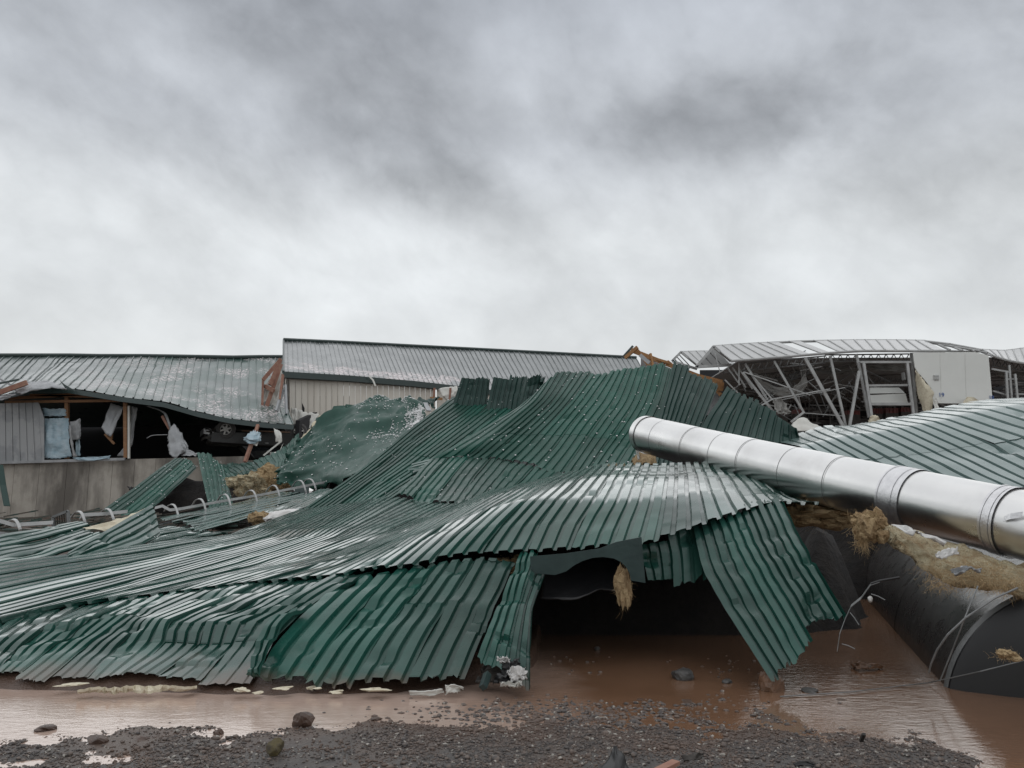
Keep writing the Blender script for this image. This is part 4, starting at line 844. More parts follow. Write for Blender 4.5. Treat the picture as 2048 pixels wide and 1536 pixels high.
# racks deep in the shed: rows of rails nobody could count
r = np.random.default_rng(5); mb = MB()
for k in range(420):
    d_ = r.uniform(41, 55); x0 = r.uniform(1440, 2060); y0 = r.uniform(775, 852) if r.uniform() < .8 else r.uniform(745, 775); L_ = r.uniform(15, 90); hh_ = r.uniform(.03, .09)
    mb.bar(P(x0, y0, d_), P(x0 + L_, y0 + r.uniform(-3, 3), d_ + r.uniform(-.5, .5)), hh_, hh_)
for k in range(90):
    d_ = r.uniform(42, 54); x0 = r.uniform(1450, 2060); mb.bar(P(x0, r.uniform(770, 800), d_), P(x0 + r.uniform(-4, 4), 868, d_), .06, .06, (0, 1, 0))
mb.build('rack_clutter', material('rack_steel', (.13, .12, .115), .6, .2, (.05, .045, .042), 3, detail=0), label='dim tangle of benches and rails inside the wrecked shed', cat='clutter', kind='stuff')
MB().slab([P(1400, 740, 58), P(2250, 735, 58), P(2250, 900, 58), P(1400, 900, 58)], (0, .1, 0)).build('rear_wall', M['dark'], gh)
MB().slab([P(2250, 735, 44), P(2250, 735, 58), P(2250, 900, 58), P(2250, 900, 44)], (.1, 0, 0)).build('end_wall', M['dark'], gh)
a, b = P(1484, 718, 39.6), P(2230, 716, 39.6)
MB().slab([a, b, b + (0, 18.4, -.3), a + (0, 18.4, -.3)], (0, 0, .06)).build('rear_roof_slope', M['polycarb'], gh)
k = 0
crl = ['second', 'third']
for (x0, x1, y0, y1, l_) in ((1552, 1572, 822, 830, 'red crate just right of the leaning cloth in the shed'), (1586, 1606, 820, 828, 'red crate behind the crossing shed posts'), (1690, 1716, 822, 830, 'red crate left of the shed door frame'), (1744, 1760, 818, 828, 'red crate at the left inside the shed door frame'),
                              (1766, 1792, 817, 827, 'widest red crate in the middle of the shed door frame'), (1797, 1817, 816, 825, 'red crate at the right inside the shed door frame'), (1880, 1898, 816, 824, 'red crate under the white panel 19')):
    A = P(x0, y0, 41); B = P(x1, y1, 41); ct = empty('red_crate', ((A + B) / 2 - (0, 0, (A[2] - B[2]) / 2)), l_, 'crate', 'red crates in the shed')
    c = (A + B) / 2; w, h_ = abs(B[0] - A[0]), abs(A[2] - B[2])
    MB().box(c, (w, .5, h_)).build('crate_body', M['red'], ct)
    for t in (-.45, -.15, .15, .45): MB().box((c[0] + t * w, c[1] - .27, c[2]), (.04, .04, h_)).build('slat', M['red'], ct)
    MB().box((c[0], 41, (c[2] - h_ / 2 + .25) / 2), (w, .5, c[2] - h_ / 2 - .25)).build('pallet_stack', M['under'], ct)

# ------------------------------------------------------------------ fallen sheets of the main wreck
EB = [[(600, 1022, 14.5), (460, 1072, 10.8), (330, 1087, 10.7), (180, 1108, 10.6), (-80, 1142, 10.2)],
      [(660, 1015, 14.8), (520, 1075, 10.4), (370, 1112, 9.5), (200, 1150, 8.8), (-80, 1215, 7.9)],
      [(720, 1005, 15), (580, 1080, 10.0), (410, 1130, 9.1), (230, 1180, 8.3), (-80, 1262, 7.1)],
      [(780, 995, 15), (640, 1078, 10.0), (480, 1132, 8.9), (330, 1170, 8.3), (100, 1222, 7.6)],
      [(850, 1005, 14.2), (700, 1078, 9.9), (560, 1130, 8.7), (430, 1160, 8.3), (330, 1190, 7.8)],
      [(920, 1008, 13.2), (800, 1065, 10), (690, 1112, 8.7), (600, 1140, 8.2), (495, 1170, 7.9)],
      [(985, 985, 12.6), (890, 1035, 10), (810, 1078, 8.6), (730, 1118, 8.0), (650, 1157, 7.6)],
      [(1060, 968, 12), (990, 1000, 9.9), (915, 1042, 8.4), (850, 1088, 7.8), (790, 1138, 7.3)],
      [(1130, 950, 11.2), (1085, 975, 9.3), (1030, 1010, 7.9), (975, 1060, 7.52), (930, 1113, 7.3)],
      [(1200, 934, 10.8), (1170, 962, 9.0), (1125, 1006, 7.7), (1090, 1052, 7.4), (1065, 1106, 7.15)],
      [(1262, 930, 10.4), (1245, 960, 8.8), (1225, 1006, 7.6), (1200, 1050, 7.33), (1180, 1098, 7.1)],
      [(1330, 932, 10.2), (1325, 962, 8.7), (1318, 1003, 7.6), (1310, 1040, 7.3), (1300, 1084, 7.05)],
      [(1400, 930, 10.2), (1410, 955, 9.1), (1420, 985, 8.0), (1430, 1015, 7.6), (1440, 1042, 7.3)],
      [(1470, 942, 10.2), (1490, 960, 9.2), (1510, 980, 8.6), (1525, 998, 8.1), (1540, 1012, 7.8)],
      [(1540, 968, 10), (1565, 985, 9.2), (1590, 1000, 8.8), (1615, 1008, 8.5), (1640, 1012, 8.2)]]
sheet('fallen_roof_section', 'broad sweeping green roof sheet arched over the dark hollow, bending across the middle of the wreck', EB, [8, 6, 6, 6, 6, 6, 6, 5, 5, 4.5, 4.5, 5, 4, 4], M['green_wet'],
      nv=61, dens=.9, h=.034, kink=.9, dents=30, dent=.03, amp=.009, seed=71, tens=.75, creases=((.47, .012), (.3, -.01)))
D1 = [[(-60, 1272, 7.1), (-110, 1305, 6.8), (-140, 1330, 6.6), (-170, 1355, 6.35)], [(100, 1224, 7.63), (30, 1275, 6.85), (-10, 1305, 6.7), (-50, 1352, 6.35)],
      [(247, 1203, 7.76), (150, 1250, 6.95), (80, 1300, 6.68), (20, 1347, 6.38)], [(360, 1189, 7.86), (250, 1235, 7.1), (170, 1290, 6.75), (90, 1354, 6.33)],
      [(440, 1179, 7.91), (290, 1242, 7.0), (225, 1300, 6.7), (165, 1358, 6.3)], [(520, 1170, 7.90), (340, 1248, 6.9), (325, 1290, 6.78), (240, 1356, 6.3)],
      [(600, 1164, 7.75), (410, 1252, 6.85), (398, 1294, 6.75), (310, 1358, 6.28)], [(670, 1157, 7.59), (490, 1250, 6.88), (470, 1292, 6.75), (400, 1361, 6.25)],
      [(745, 1149, 7.47), (605, 1232, 7.05), (548, 1290, 6.74), (505, 1364, 6.25)]]
sheet('fallen_roof_section', 'low creased green roof sheet sliding into the mud at the left front', D1, [4.5, 4.5, 4, 3.5, 3.5, 3.5, 3.5, 3.5], M['green_wet'], dens=.9, h=.036, kink=1.5, nv=43, dents=22, dent=.035, amp=.012, seed=72, tens=.95, jag=.02, hfade=([0, .62, .72, 1], [1, 1, .45, .3]))
CC = [[(690, 1164, 7.52), (618, 1224, 6.95), (556, 1290, 6.55), (502, 1360, 6.2)], [(800, 1140, 7.34), (735, 1212, 6.95), (670, 1290, 6.52), (620, 1364, 6.18)], [(880, 1125, 7.35), (815, 1205, 6.95), (750, 1290, 6.52), (700, 1368, 6.16)],
      [(955, 1115, 7.33), (900, 1205, 6.9), (850, 1290, 6.5), (810, 1371, 6.14)], [(1035, 1116, 7.24), (995, 1210, 6.85), (960, 1290, 6.48), (930, 1367, 6.16)]]
sheet('fallen_roof_section', 'steep green wall sheet reaching down to the white scraps in the front middle', CC, [3.4, 3, 3.5, 3.5], M['green'], h=.040, dens=.93, kink=1.6, nv=40, dents=18, dent=.045, amp=.010, seed=73, tens=.4, jag=.03)
FL = [[(496, 1364, 6.14), (512, 1310, 6.36), (538, 1255, 6.62), (575, 1235, 6.8)], [(516, 1362, 6.1), (542, 1304, 6.34), (572, 1250, 6.6), (612, 1228, 6.78)]]
sheet('bent_sheet_edge', 'upturned narrow green sheet edge at the left side of the steep front sheet', FL, 2, M['green'], h=.04, nv=20, dents=6, dent=.05, amp=.02, seed=74, jag=.03, cat='roof section')
C2 = [[(1040, 1114, 7.2), (1000, 1208, 6.72), (978, 1262, 6.45), (956, 1310, 6.25)], [(1066, 1112, 7.15), (1035, 1208, 6.68), (1018, 1270, 6.4), (1004, 1330, 6.2)], [(1092, 1140, 7.1), (1064, 1222, 6.65), (1060, 1290, 6.35), (1060, 1368, 6.1)]]
sheet('fallen_roof_section', 'narrow torn green sheet at the left side of the dark hollow', C2, 5, M['green'], h=.036, nv=34, dents=10, dent=.05, amp=.012, seed=75, tens=.4, jag=.03)
A1 = [[(905, 795, 22), (840, 845, 19.9), (770, 903, 18.1), (707, 953, 16.5), (600, 1026, 14.6)], [(955, 800, 22), (880, 855, 19.9), (810, 908, 18.1), (745, 958, 16.5), (660, 1019, 14.9)], [(1005, 800, 22), (935, 856, 19.9), (860, 913, 18.1), (790, 961, 16.5), (722, 1009, 15.1)], [(1070, 800, 22), (990, 862, 19.9), (905, 922, 18.1), (840, 965, 16.5), (786, 1000, 15.1)]]
sheet('fallen_roof_section', 'long straight green sheet sloping down beside the hail covered flat sheet', A1, [5, 5, 5], M['green_matte'], vlaps=(.5,), kink=1.4, nv=44, dents=12, amp=.011, seed=76)
A2 = [[(1084, 778, 18.2), (1040, 815, 17.7), (960, 864, 17.1), (900, 900, 16.8), (862, 922, 16.8)], [(1106, 752, 18.8), (1075, 800, 17.7), (1010, 855, 16.9), (960, 892, 16.4), (932, 914, 16.4)], [(1150, 749, 19.2), (1115, 800, 17.9), (1065, 850, 17), (1020, 890, 16.4), (988, 918, 16.1)], [(1210, 745, 19.4), (1170, 800, 18.1), (1130, 850, 17.2), (1095, 895, 16.4), (1060, 932, 15.8)], [(1265, 738, 19.4), (1240, 800, 18.2), (1205, 850, 17.2), (1170, 900, 16.4), (1135, 952, 15.5)], [(1320, 731, 19.4), (1300, 800, 18.2), (1270, 855, 17.2), (1235, 905, 16.4), (1200, 960, 15.2)], [(1356, 734, 19.4), (1340, 800, 18.2), (1315, 860, 17.2), (1292, 915, 16), (1270, 968, 14.8)]]
sheet('fallen_roof_section', 'tall dark green mound of ribbed roof sheet, highest of the wreck', A2, [3, 4, 5, 5, 5, 3], M['green_matte'], dens=.92, h=.036, vlaps=(.62,), kink=.9, nv=52, dents=20, amp=.010, seed=77, tens=.15, jag=.05)
A3 = [[(866, 917, 17.1), (835, 948, 15.9), (796, 987, 14.9)], [(932, 910, 16.6), (890, 955, 15.2), (852, 1004, 14.1)], [(988, 914, 16.3), (945, 965, 14.8), (915, 1010, 13.1)], [(1060, 928, 16.0), (1015, 977, 14.4), (985, 1000, 12.6)], [(1135, 948, 15.7), (1090, 978, 13.6), (1055, 985, 11.9)], [(1215, 955, 15.3), (1175, 968, 13), (1130, 960, 11.3)]]
sheet('fallen_roof_section', 'green roof sheet lapped under the tall mound above the broad front sheet', A3, [5, 4, 5, 5, 5], M['green_matte'], nv=30, dents=18, dent=.05, amp=.013, seed=78, tens=.1, jag=.03)
K1 = [[(1346, 733, 18.2), (1330, 800, 17.5), (1313, 860, 16.9), (1290, 935, 15.8)], [(1395, 746, 17.8), (1372, 806, 17), (1350, 872, 16.4), (1332, 940, 15.4)], [(1437, 772, 17.4), (1414, 830, 16.6), (1392, 888, 16), (1375, 945, 15.2)]]
sheet('fallen_roof_section', 'dark green sheet stepping down on the right shoulder of the tall mound', K1, [4.5, 4.5], M['green_dark'], nv=30, dents=8, amp=.010, seed=79, jag=.06)
K2 = [[(1456, 773, 17), (1412, 840, 16.4), (1384, 900, 15.9), (1370, 950, 15.4)], [(1502, 795, 16.4), (1482, 846, 16), (1466, 900, 15.5), (1455, 950, 15)], [(1555, 828, 15.8), (1546, 866, 15.6), (1540, 905, 15.3), (1535, 950, 14.8)], [(1594, 855, 15.4), (1602, 885, 15.4), (1610, 915, 15.1), (1612, 950, 14.6)]]
sheet('fallen_roof_section', 'dark green sheet hanging behind the silver pipe', K2, [4, 4.5, 3], M['green_dark'], nv=30, dents=8, amp=.012, seed=80, jag=.06)
J1 = [[(925, 752, 21.7), (912, 790, 21.6), (898, 832, 21.4)], [(980, 758, 21.7), (976, 796, 21.6), (970, 838, 21.4)]]
sheet('fallen_roof_section', 'upstanding dark green sheet, left one of the pair on the slope', J1, 6, M['green_dark'], nv=20, dents=5, amp=.014, seed=81, jag=.05)
J2 = [[(988, 750, 21.6), (978, 796, 21.4), (968, 842, 21)], [(1035, 757, 21.6), (1025, 800, 21.4), (1018, 845, 21)], [(1080, 760, 20.8), (1070, 800, 20.6), (1052, 835, 20.2)]]
sheet('fallen_roof_section', 'upstanding dark green sheet beside a pale gap, right one of the pair on the slope', J2, 9, M['green_dark'], nv=20, dents=6, amp=.018, seed=82, jag=.05)
J3 = [[(1056, 762, 20.4), (1052, 790, 20.3), (1046, 815, 20.1)], [(1092, 752, 20.4), (1082, 780, 20.3), (1070, 805, 20.1)]]
sheet('fallen_roof_section', 'small folded dark green sheet tucked against the crest of the mound', J3, 4, M['green_dark'], nv=16, dents=4, amp=.05, seed=83, jag=.05)
FLP = [[(1383, 1048, 7.45), (1408, 1148, 6.95), (1465, 1248, 6.55), (1535, 1356, 6.2)], [(1445, 1035, 7.5), (1485, 1130, 7.0), (1540, 1228, 6.6), (1582, 1300, 6.32)], [(1502, 1018, 7.75), (1545, 1110, 7.1), (1598, 1195, 6.7), (1628, 1250, 6.5)], [(1562, 1003, 7.95), (1605, 1090, 7.2), (1652, 1172, 6.8), (1690, 1238, 6.6)]]
sheet('fallen_roof_section', 'hanging dented green flap whose corner dips into the brown water', FLP, [3.7, 3.7, 3.6], M['green'], h=.034, nv=44, creases=((.33, -.012), (.52, .012), (.7, -.008)), dents=16, dent=.03, amp=.008, seed=84, tens=.4, jag=.03, heap=False)
MF = [[(1276, 1086, 7.25), (1286, 1125, 7.2), (1294, 1166, 7.15)], [(1335, 1076, 7.3), (1342, 1120, 7.25), (1345, 1162, 7.2)], [(1398, 1048, 7.5), (1408, 1100, 7.35), (1412, 1142, 7.25)]]
sheet('fallen_roof_section', 'short green sheet hanging over the hollow left of the dented flap', MF, 6, M['green'], h=.034, nv=20, dents=3, dent=.03, amp=.006, seed=85, jag=.04, heap=False)
PR = [[(1545, 884, 16.6), (1600, 896, 13.2), (1650, 940, 12.3), (1690, 985, 11.7)], [(1600, 872, 16.4), (1640, 890, 13.2), (1720, 938, 12.2), (1800, 990, 11.4)], [(1640, 857, 16.4), (1690, 880, 13.3), (1790, 932, 12.2), (1900, 992, 11.2)], [(1700, 855, 16.2), (1760, 869, 13.4), (1880, 925, 12.2), (2010, 988, 11)], [(1750, 846, 16.2), (1822, 858, 13.5), (1950, 915, 12.3), (2100, 988, 10.9)], [(1800, 836, 16.2), (1885, 846, 13.6), (2025, 900, 12.4), (2200, 982, 10.9)], [(1860, 823, 16.4), (1955, 829, 13.8), (2110, 880, 12.6), (2300, 962, 11)], [(1935, 810, 16.6), (2040, 813, 14), (2210, 858, 12.8), (2420, 935, 11.2)], [(2035, 800, 17), (2150, 800, 14.4), (2330, 838, 13.1), (2550, 905, 11.5)], [(2160, 792, 17.5), (2280, 790, 15), (2460, 820, 13.6), (2700, 880, 11.9)]]
sheet('fallen_roof_section', 'pale grey green roof sheet lying behind the silver pipe at the right', PR, [2.6, 2.8, 3, 3, 3, 3, 3, 3, 3], M['green_pale'], prof=WIDE_RIB, dens=.86, vlaps=(.6,), kink=1.2, h=.055, nv=40, dents=24, dent=.05, amp=.012, seed=86, tens=.7, jag=.08)
S1 = [[(150, 1046, 12.8), (60, 1064, 12.2), (-80, 1088, 11.8)], [(182, 1056, 12.3), (95, 1086, 11.7), (-80, 1122, 11.1)], [(212, 1070, 11.8), (130, 1106, 11.1), (-80, 1160, 10.4)]]
sheet('fallen_roof_section', 'small buckled green sheet at the left edge below the ladder cage', S1, 8, M['green'], nv=26, dents=10, dent=.04, amp=.014, seed=87, jag=.04)
S2 = [[(309, 1010, 12.6), (238, 1050, 11.6), (138, 1112, 10.4)], [(316, 1036, 12.2), (262, 1070, 11.3), (150, 1118, 10.3)], [(322, 1072, 11.6), (285, 1092, 10.9), (168, 1126, 10.2)]]
sheet('fallen_roof_section', 'raised green sheet with a pointed corner in front of the ladder cage', S2, 5, M['green'], nv=26, dents=8, dent=.04, amp=.014, seed=88, jag=.04)
patch('sheet_underside', [[(300, 1016, 12.9), (230, 1040, 12.6), (165, 1058, 12.3)], [(300, 1024, 12.8), (240, 1052, 12.4), (175, 1062, 12.2)]], M['foam'], nu=8, nv=16, amp=.03, label='beige underside of a turned sheet behind the pointed green corner', cat='sheet')
L1 = [[(352, 915, 29), (290, 960, 27), (205, 1022, 25)], [(374, 918, 28.6), (320, 968, 26.8), (245, 1028, 25)], [(396, 934, 28.2), (355, 975, 26.6), (290, 1030, 25)]]
sheet('fallen_roof_section', 'left half of the tented green sheets leaning on the concrete wall', L1, 7, M['green_matte'], nv=24, dents=8, dent=.08, amp=.018, seed=89, jag=.05)
L2 = [[(395, 909, 28.4), (404, 955, 27), (418, 1014, 25.4)], [(424, 914, 28.2), (436, 960, 27), (442, 1012, 25.4)], [(446, 930, 28), (456, 968, 26.8), (466, 1006, 25.4)]]
sheet('fallen_roof_section', 'right half of the tented green sheets, standing narrow and speckled', L2, 6, M['green_matte'], nv=24, dents=6, dent=.08, amp=.018, seed=90, jag=.05)
H1 = [[(405, 920, 31), (440, 948, 29.5), (455, 965, 28.5)], [(450, 928, 31), (475, 942, 29.5), (490, 958, 28.3)], [(505, 922, 31), (520, 936, 29.5), (530, 952, 28.2)], [(560, 905, 31.2), (566, 920, 29.8), (562, 944, 28.4)], [(600, 868, 32), (590, 895, 30.4), (575, 930, 28.8)]]
sheet('fallen_roof_section', 'crumpled green sheet hanging like a bowl below the overturned truck', H1, 18, M['green_matte'], nv=24, dents=20, dent=.12, amp=.07, seed=91, jag=.08)
for k, (g_, l_) in enumerate((([[(560, 986, 23.4), (330, 1038, 19.4)], [(660, 992, 21), (410, 1064, 15.6)]], 'flat green sheet lying behind the ladder cage'), ([[(640, 978, 20.5), (520, 1030, 17)], [(690, 985, 19), (590, 1040, 15.8)]], 'green sheet between the white sack and the long straight slope'),
                              ([[(330, 1060, 14), (200, 1085, 13)], [(470, 1068, 13), (330, 1090, 12)]], 'thin green sheet strip in front of the ladder cage'))):
    sheet('fallen_roof_section', l_, [[a for a in c] for c in g_], 8, M['green_wet'], nv=20, dents=8, dent=.05, amp=.016, seed=92 + k, jag=.05)
SM = [[(790, 938, 17.6), (808, 942, 17.2), (812, 955, 16.9)], [(860, 920, 17.4), (855, 930, 17.1), (850, 942, 16.8)], [(876, 914, 17.3), (872, 918, 17.1), (868, 926, 16.8)]]
sheet('fallen_roof_section', 'small folded green strip lying on the seam left of the mound', [[SM[i][j] for i in range(3)] for j in range(3)], 4, M['green'], nv=18, dents=4, dent=.05, amp=.03, seed=96, jag=.06)
MB().slab([P(764, 936, 17.5), P(806, 935, 17.5), P(806, 940, 17.4), P(768, 948, 17.4)], (0, .06, .02)).build('flashing_strip', M['green'], label='short flat green flashing strip left of the folded strip', cat='flashing')
# big smooth sheet covered in hail
TP = [[(600, 872, 26.4), (578, 915, 26), (558, 945, 25.5), (556, 972, 25)], [(640, 842, 26.9), (625, 890, 26), (612, 932, 25.1), (610, 976, 24.4)], [(700, 812, 27.4), (690, 860, 26), (676, 915, 24.5), (668, 972, 23)], [(755, 797, 27.8), (755, 845, 26), (742, 895, 24.1), (720, 955, 21)], [(805, 795, 28), (812, 830, 26.5), (805, 870, 24.5), (775, 905, 22)], [(842, 806, 27.4), (850, 826, 26.5), (845, 846, 25.5), (822, 870, 24)]]
tp = patch('flat_metal_sheet', TP, M['green_matte'], nu=40, nv=40, amp=.22, freq=2.2, tens=.0, seed=97, label='big smooth dark green sheet peppered with white hail under the beige wall', cat='sheet')
tp_pts = np.array([v.co[:] for v in tp.data.vertices]); ALLPTS.append(tp_pts)
patch('flat_metal_sheet', [[(800, 796, 31), (815, 830, 30)], [(845, 800, 31), (850, 815, 30)], [(880, 798, 31), (868, 812, 30)]], M['green_dark'], nu=16, nv=12, amp=.15, freq=2, seed=98, label='dark crumpled sheet in the gap under the broken eave', cat='sheet')
MB().bar(P(817, 800, 30.5), P(830, 826, 29.8), .1, .1).build('pale_stick', M['white'], label='pale stick leaning in the gap above the hail covered sheet', cat='stick')
MB().bar(P(850, 806, 30), P(858, 822, 29.6), .2, .05).build('pale_stick', M['greysheet'], label='short pale bent strip beside the top of the long straight slope', cat='stick')
# torn lining along the left edge of that sheet
patch('torn_lining', [[(640, 832, 32.5), (606, 876, 31.2), (582, 920, 29.4), (560, 955, 27.4)], [(650, 836, 32.4), (620, 872, 31), (592, 915, 29.2), (566, 950, 27.2)]], M['foam'], nu=10, nv=30, amp=.10, freq=4, label='torn pale lining along the left edge of the hail covered sheet', cat='lining')
# flashing with the arched cut-out, over the hollow
ol = [(1060, 1113), (1130, 1107), (1200, 1097), (1232, 1084), (1283, 1074), (1291, 1166), (1262, 1161), (1259, 1146), (1252, 1134), (1242, 1124), (1228, 1117), (1206, 1114), (1184, 1116), (1165, 1122), (1148, 1131), (1132, 1143), (1110, 1150), (1062, 1146)]
MB().slab([P(x, y, 6.98 - .0006 * (x - 1060)) for x, y in ol], (0, .012, 0)).build('arched_flashing', M['flash'], label='dark slate flashing with an arched cut out above the hollow', cat='flashing')
patch('black_duct', [[(1084, 1140, 7.5), (1084, 1170, 7.3), (1080, 1196, 7.15)], [(1150, 1128, 7.6), (1150, 1168, 7.3), (1152, 1199, 7.05)], [(1205, 1116, 7.6), (1204, 1155, 7.35), (1202, 1180, 7.15)], [(1256, 1128, 7.6), (1258, 1160, 7.35), (1256, 1188, 7.2)]], M['black'], nu=26, nv=16, amp=.008, th=.012, label='black curved duct lip hanging inside the hollow', cat='duct')
# ------------------------------------------------------------------ added rubble heap: carries the sheets, keeps light out of the hollow
pts = np.concatenate(ALLPTS)
gx = np.arange(-16, 14.01, 0.25); gy = np.arange(6.5, 34.01, 0.25)
Hm = np.full((len(gx), len(gy)), np.inf)
ix = np.clip(((pts[:, 0] - gx[0]) / .25).round().astype(int), 0, len(gx) - 1); iy = np.clip(((pts[:, 1] - gy[0]) / .25).round().astype(int), 0, len(gy) - 1)
inside = (pts[:, 0] > gx[0]) & (pts[:, 0] < gx[-1]) & (pts[:, 1] > gy[0]) & (pts[:, 1] < gy[-1])
np.minimum.at(Hm, (ix[inside], iy[inside]), pts[inside, 2])
known = np.isfinite(Hm); H0 = np.where(known, Hm, 0.0)
Xg, Yg = np.meshgrid(gx, gy, indexing='ij')
base = np.where(Yg > 14, .1, 0.0)
fill = np.where(known, H0, base); 
for it in range(60):                                     # spread into the gaps
    p_ = np.pad(fill, 1, mode='edge'); avg = (p_[:-2, 1:-1] + p_[2:, 1:-1] + p_[1:-1, :-2] + p_[1:-1, 2:]) / 4
    fill = np.where(known, H0, avg * .985)
Hh = fill.copy()
for it in range(3):
    p_ = np.pad(Hh, 1, mode='edge'); Hh = np.minimum(Hh, np.minimum.reduce([p_[:-2, 1:-1], p_[2:, 1:-1], p_[1:-1, :-2], p_[1:-1, 2:]]))
Hh = Hh - .16 + .10 * fbm(Xg * 1.2, Yg * 1.2, 55, 3)
# keep the hollow under the arched sheet and the tank's bed open
ang = (Xg / Yg) * F + 1024
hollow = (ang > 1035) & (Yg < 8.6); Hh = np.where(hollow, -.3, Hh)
Hh = np.where((ang > 1600) & (Yg < 11.5), np.minimum(np.maximum(Hh, 1.25), -.3 + np.clip(Yg - 8.7, 0, 2) * 1.6), Hh)
tdist = np.abs((Xg - 4.58) * .944 - (Yg - 6.02) * .33)          # the tank lies in its own trough
Hh = np.where((tdist < 1.5) & (Xg > 2) & (Yg < 11.4), np.minimum(Hh, -.2), Hh)
Hh = np.where((Xg < -3.5) & (Yg > 12) & (Yg < 27) & (Xg / Yg < -.24), np.minimum(Hh, .35), Hh)
Hh = np.where((Yg < 7.2), np.minimum(Hh, -.1), Hh)
p_ = np.pad(Hh, 1, mode='edge'); Hb = (p_[:-2, 1:-1] + p_[2:, 1:-1] + p_[1:-1, :-2] + p_[1:-1, 2:] + 2 * Hh) / 6
Hh = np.where((ang > 1500) & (Yg < 13), np.minimum(Hb, Hh + .25), Hh)
idx = np.arange(Xg.size).reshape(Xg.shape); q = np.stack([idx[:-1, :-1], idx[1:, :-1], idx[1:, 1:], idx[:-1, 1:]], -1).reshape(-1, 4)
mk('added_rubble_heap', np.stack([Xg, Yg, Hh], -1).reshape(-1, 3), q, M['rubble'], smooth=True, kind='structure')

# ------------------------------------------------------------------ silver pipe
def pipe():
    def c(x, y, d): return P(x, y, d)
    A, B = P(1292, 869, 12.05), P(2010, 1041, 6.62); ax = (B - A); Lp = np.linalg.norm(ax); ax /= Lp
    up = np.array((0, 0, 1.0)); s_ = np.cross(ax, up); s_ /= np.linalg.norm(s_); u_ = np.cross(s_, ax)
    R0 = .298
    root = empty('silver_duct_pipe', (A + B) / 2 - u_ * R0, 'large shiny silver metal duct pipe lying diagonally across the wreck', 'pipe')
    NN = 64
    def tube(t0, t1, r0, r1, name, m, inner=False, bead=None, cap=False):
        v = []; f = []
        n = max(2, int((t1 - t0) * 6) + 2)
        for i in range(n):
            t = t0 + (t1 - t0) * i / (n - 1); rr = r0 + (r1 - r0) * i / (n - 1)
            sag = -.02 * math.sin(math.pi * np.clip(t / Lp, 0, 1))
            for k in range(NN):
                th = 2 * math.pi * k / NN; v.append(A + ax * t + u_ * sag + rr * (math.cos(th) * s_ + math.sin(th) * u_))
        for i in range(n - 1):
            for k in range(NN): f.append([i * NN + k, i * NN + (k + 1) % NN, (i + 1) * NN + (k + 1) % NN, (i + 1) * NN + k])
        o = mk(name, v, f, m, root, smooth=True)
        return o
    def pipe_extra(nt, b, tc, noise, rng_, out):
        bp = nt.nodes.new('ShaderNodeBump'); bp.inputs['Strength'].default_value = 1; bp.inputs['Distance'].default_value = .006
        nt.links.new(noise(2.4, (1, 1, 1), 2), bp.inputs['Height'])
        bp2 = nt.nodes.new('ShaderNodeBump'); bp2.inputs['Strength'].default_value = 1; bp2.inputs['Distance'].default_value = .0005
        nt.links.new(noise(60.0, (1, 1, 1), 3), bp2.inputs['Height']); nt.links.new(bp.outputs[0], bp2.inputs['Normal']); nt.links.new(bp2.outputs[0], b.inputs['Normal'])
        grime = mathn(nt, 'MULTIPLY', rng_(noise(1.4), .55, .75, 0, 1), .35); mix_layer(nt, b, out, grime, (.42, .41, .39), .4)
    pm = material('brushed_silver_metal', (.74, .74, .73), .31, 1.0, (.66, .66, .655), 1.2, rvar=.05, extra=pipe_extra)
    seg = [0.22, .62, 1.35, 2.05, 2.72, 3.4, 4.05, 4.7, 5.35]
    tB = None
    # segment joints as they fall along the pipe
    joints = [(1330, 845), (1392, 862), (1450, 874), (1506, 886), (1590, 905), (1680, 925), (1810, 960), (2003, 1010), (2200, 1060)]
    ts = [.0]
    for (px, py) in joints:
        best = min(np.linspace(0, Lp * 1.8, 1800), key=lambda t: abs(((A + ax * t)[0] / (A + ax * t)[1]) * F + 1024 - px)); ts.append(best)
    ts.append(ts[-1] + 1.2)
    for i in range(len(ts) - 1):
        r_ = R0 + (.0025 if i % 2 else 0) 
        tube(ts[i], ts[i + 1] + .02, r_, r_, 'duct_segment', pm)
        if 0 < i: tube(ts[i] - .004, ts[i] + .003, R0 + .0045, R0 + .0045, 'joint_bead', M['steel'])
    # rolled rim and flared collar at the far end
    tube(-.03, .10, R0 + .004, R0 + .012, 'end_collar', pm); tube(.10, .112, R0 + .010, R0 + .010, 'joint_bead', pm)
    tube(-.16, -.03, R0 - .07, R0 + .004, 'end_collar', pm)
    # two clamp bands
    M['band'] = material('clamp_band', (.70, .70, .71), .33, .9, (.58, .58, .59), 14, bump=.003, bscale=50)
    for t_, w in ((ts[7], .24), (ts[8], .10)):
        bnd = tube(t_ - w * .55, t_ + w * .45, R0 + .012, R0 + .012, 'clamp_band', M['band'])
        tube(t_ - w * .55 - .012, t_ - w * .55 + .01, R0 + .016, R0 + .016, 'band_rim', M['band']); tube(t_ + w * .12, t_ + w * .12 + .014, R0 + .017, R0 + .017, 'band_rim', M['band']); tube(t_ + w * .45 - .01, t_ + w * .45 + .012, R0 + .016, R0 + .016, 'band_rim', M['band'])
    p_ = A + ax * (ts[8] + .16); th = math.radians(150)
    dd = math.cos(th) * s_ + math.sin(th) * u_
    # small torn tab on the near band
    cands = [math.cos(t) * s_ + math.sin(t) * u_ for t in np.linspace(0, 6.28, 60)]
    nrm = max(cands, key=lambda n_: n_ @ ((0, 0, CAMH) - p_)) 
    tan = np.cross(ax, nrm)
    MB().strip([p_ + nrm * (R0 + .015), p_ + nrm * (R0 + .04) + ax * .06 - tan * .03, p_ + nrm * (R0 + .02) + ax * .14 - tan * .07], .05, .004, tan).build('torn_tab', M['band'], root)
    return A, B, ax, s_, u_, R0
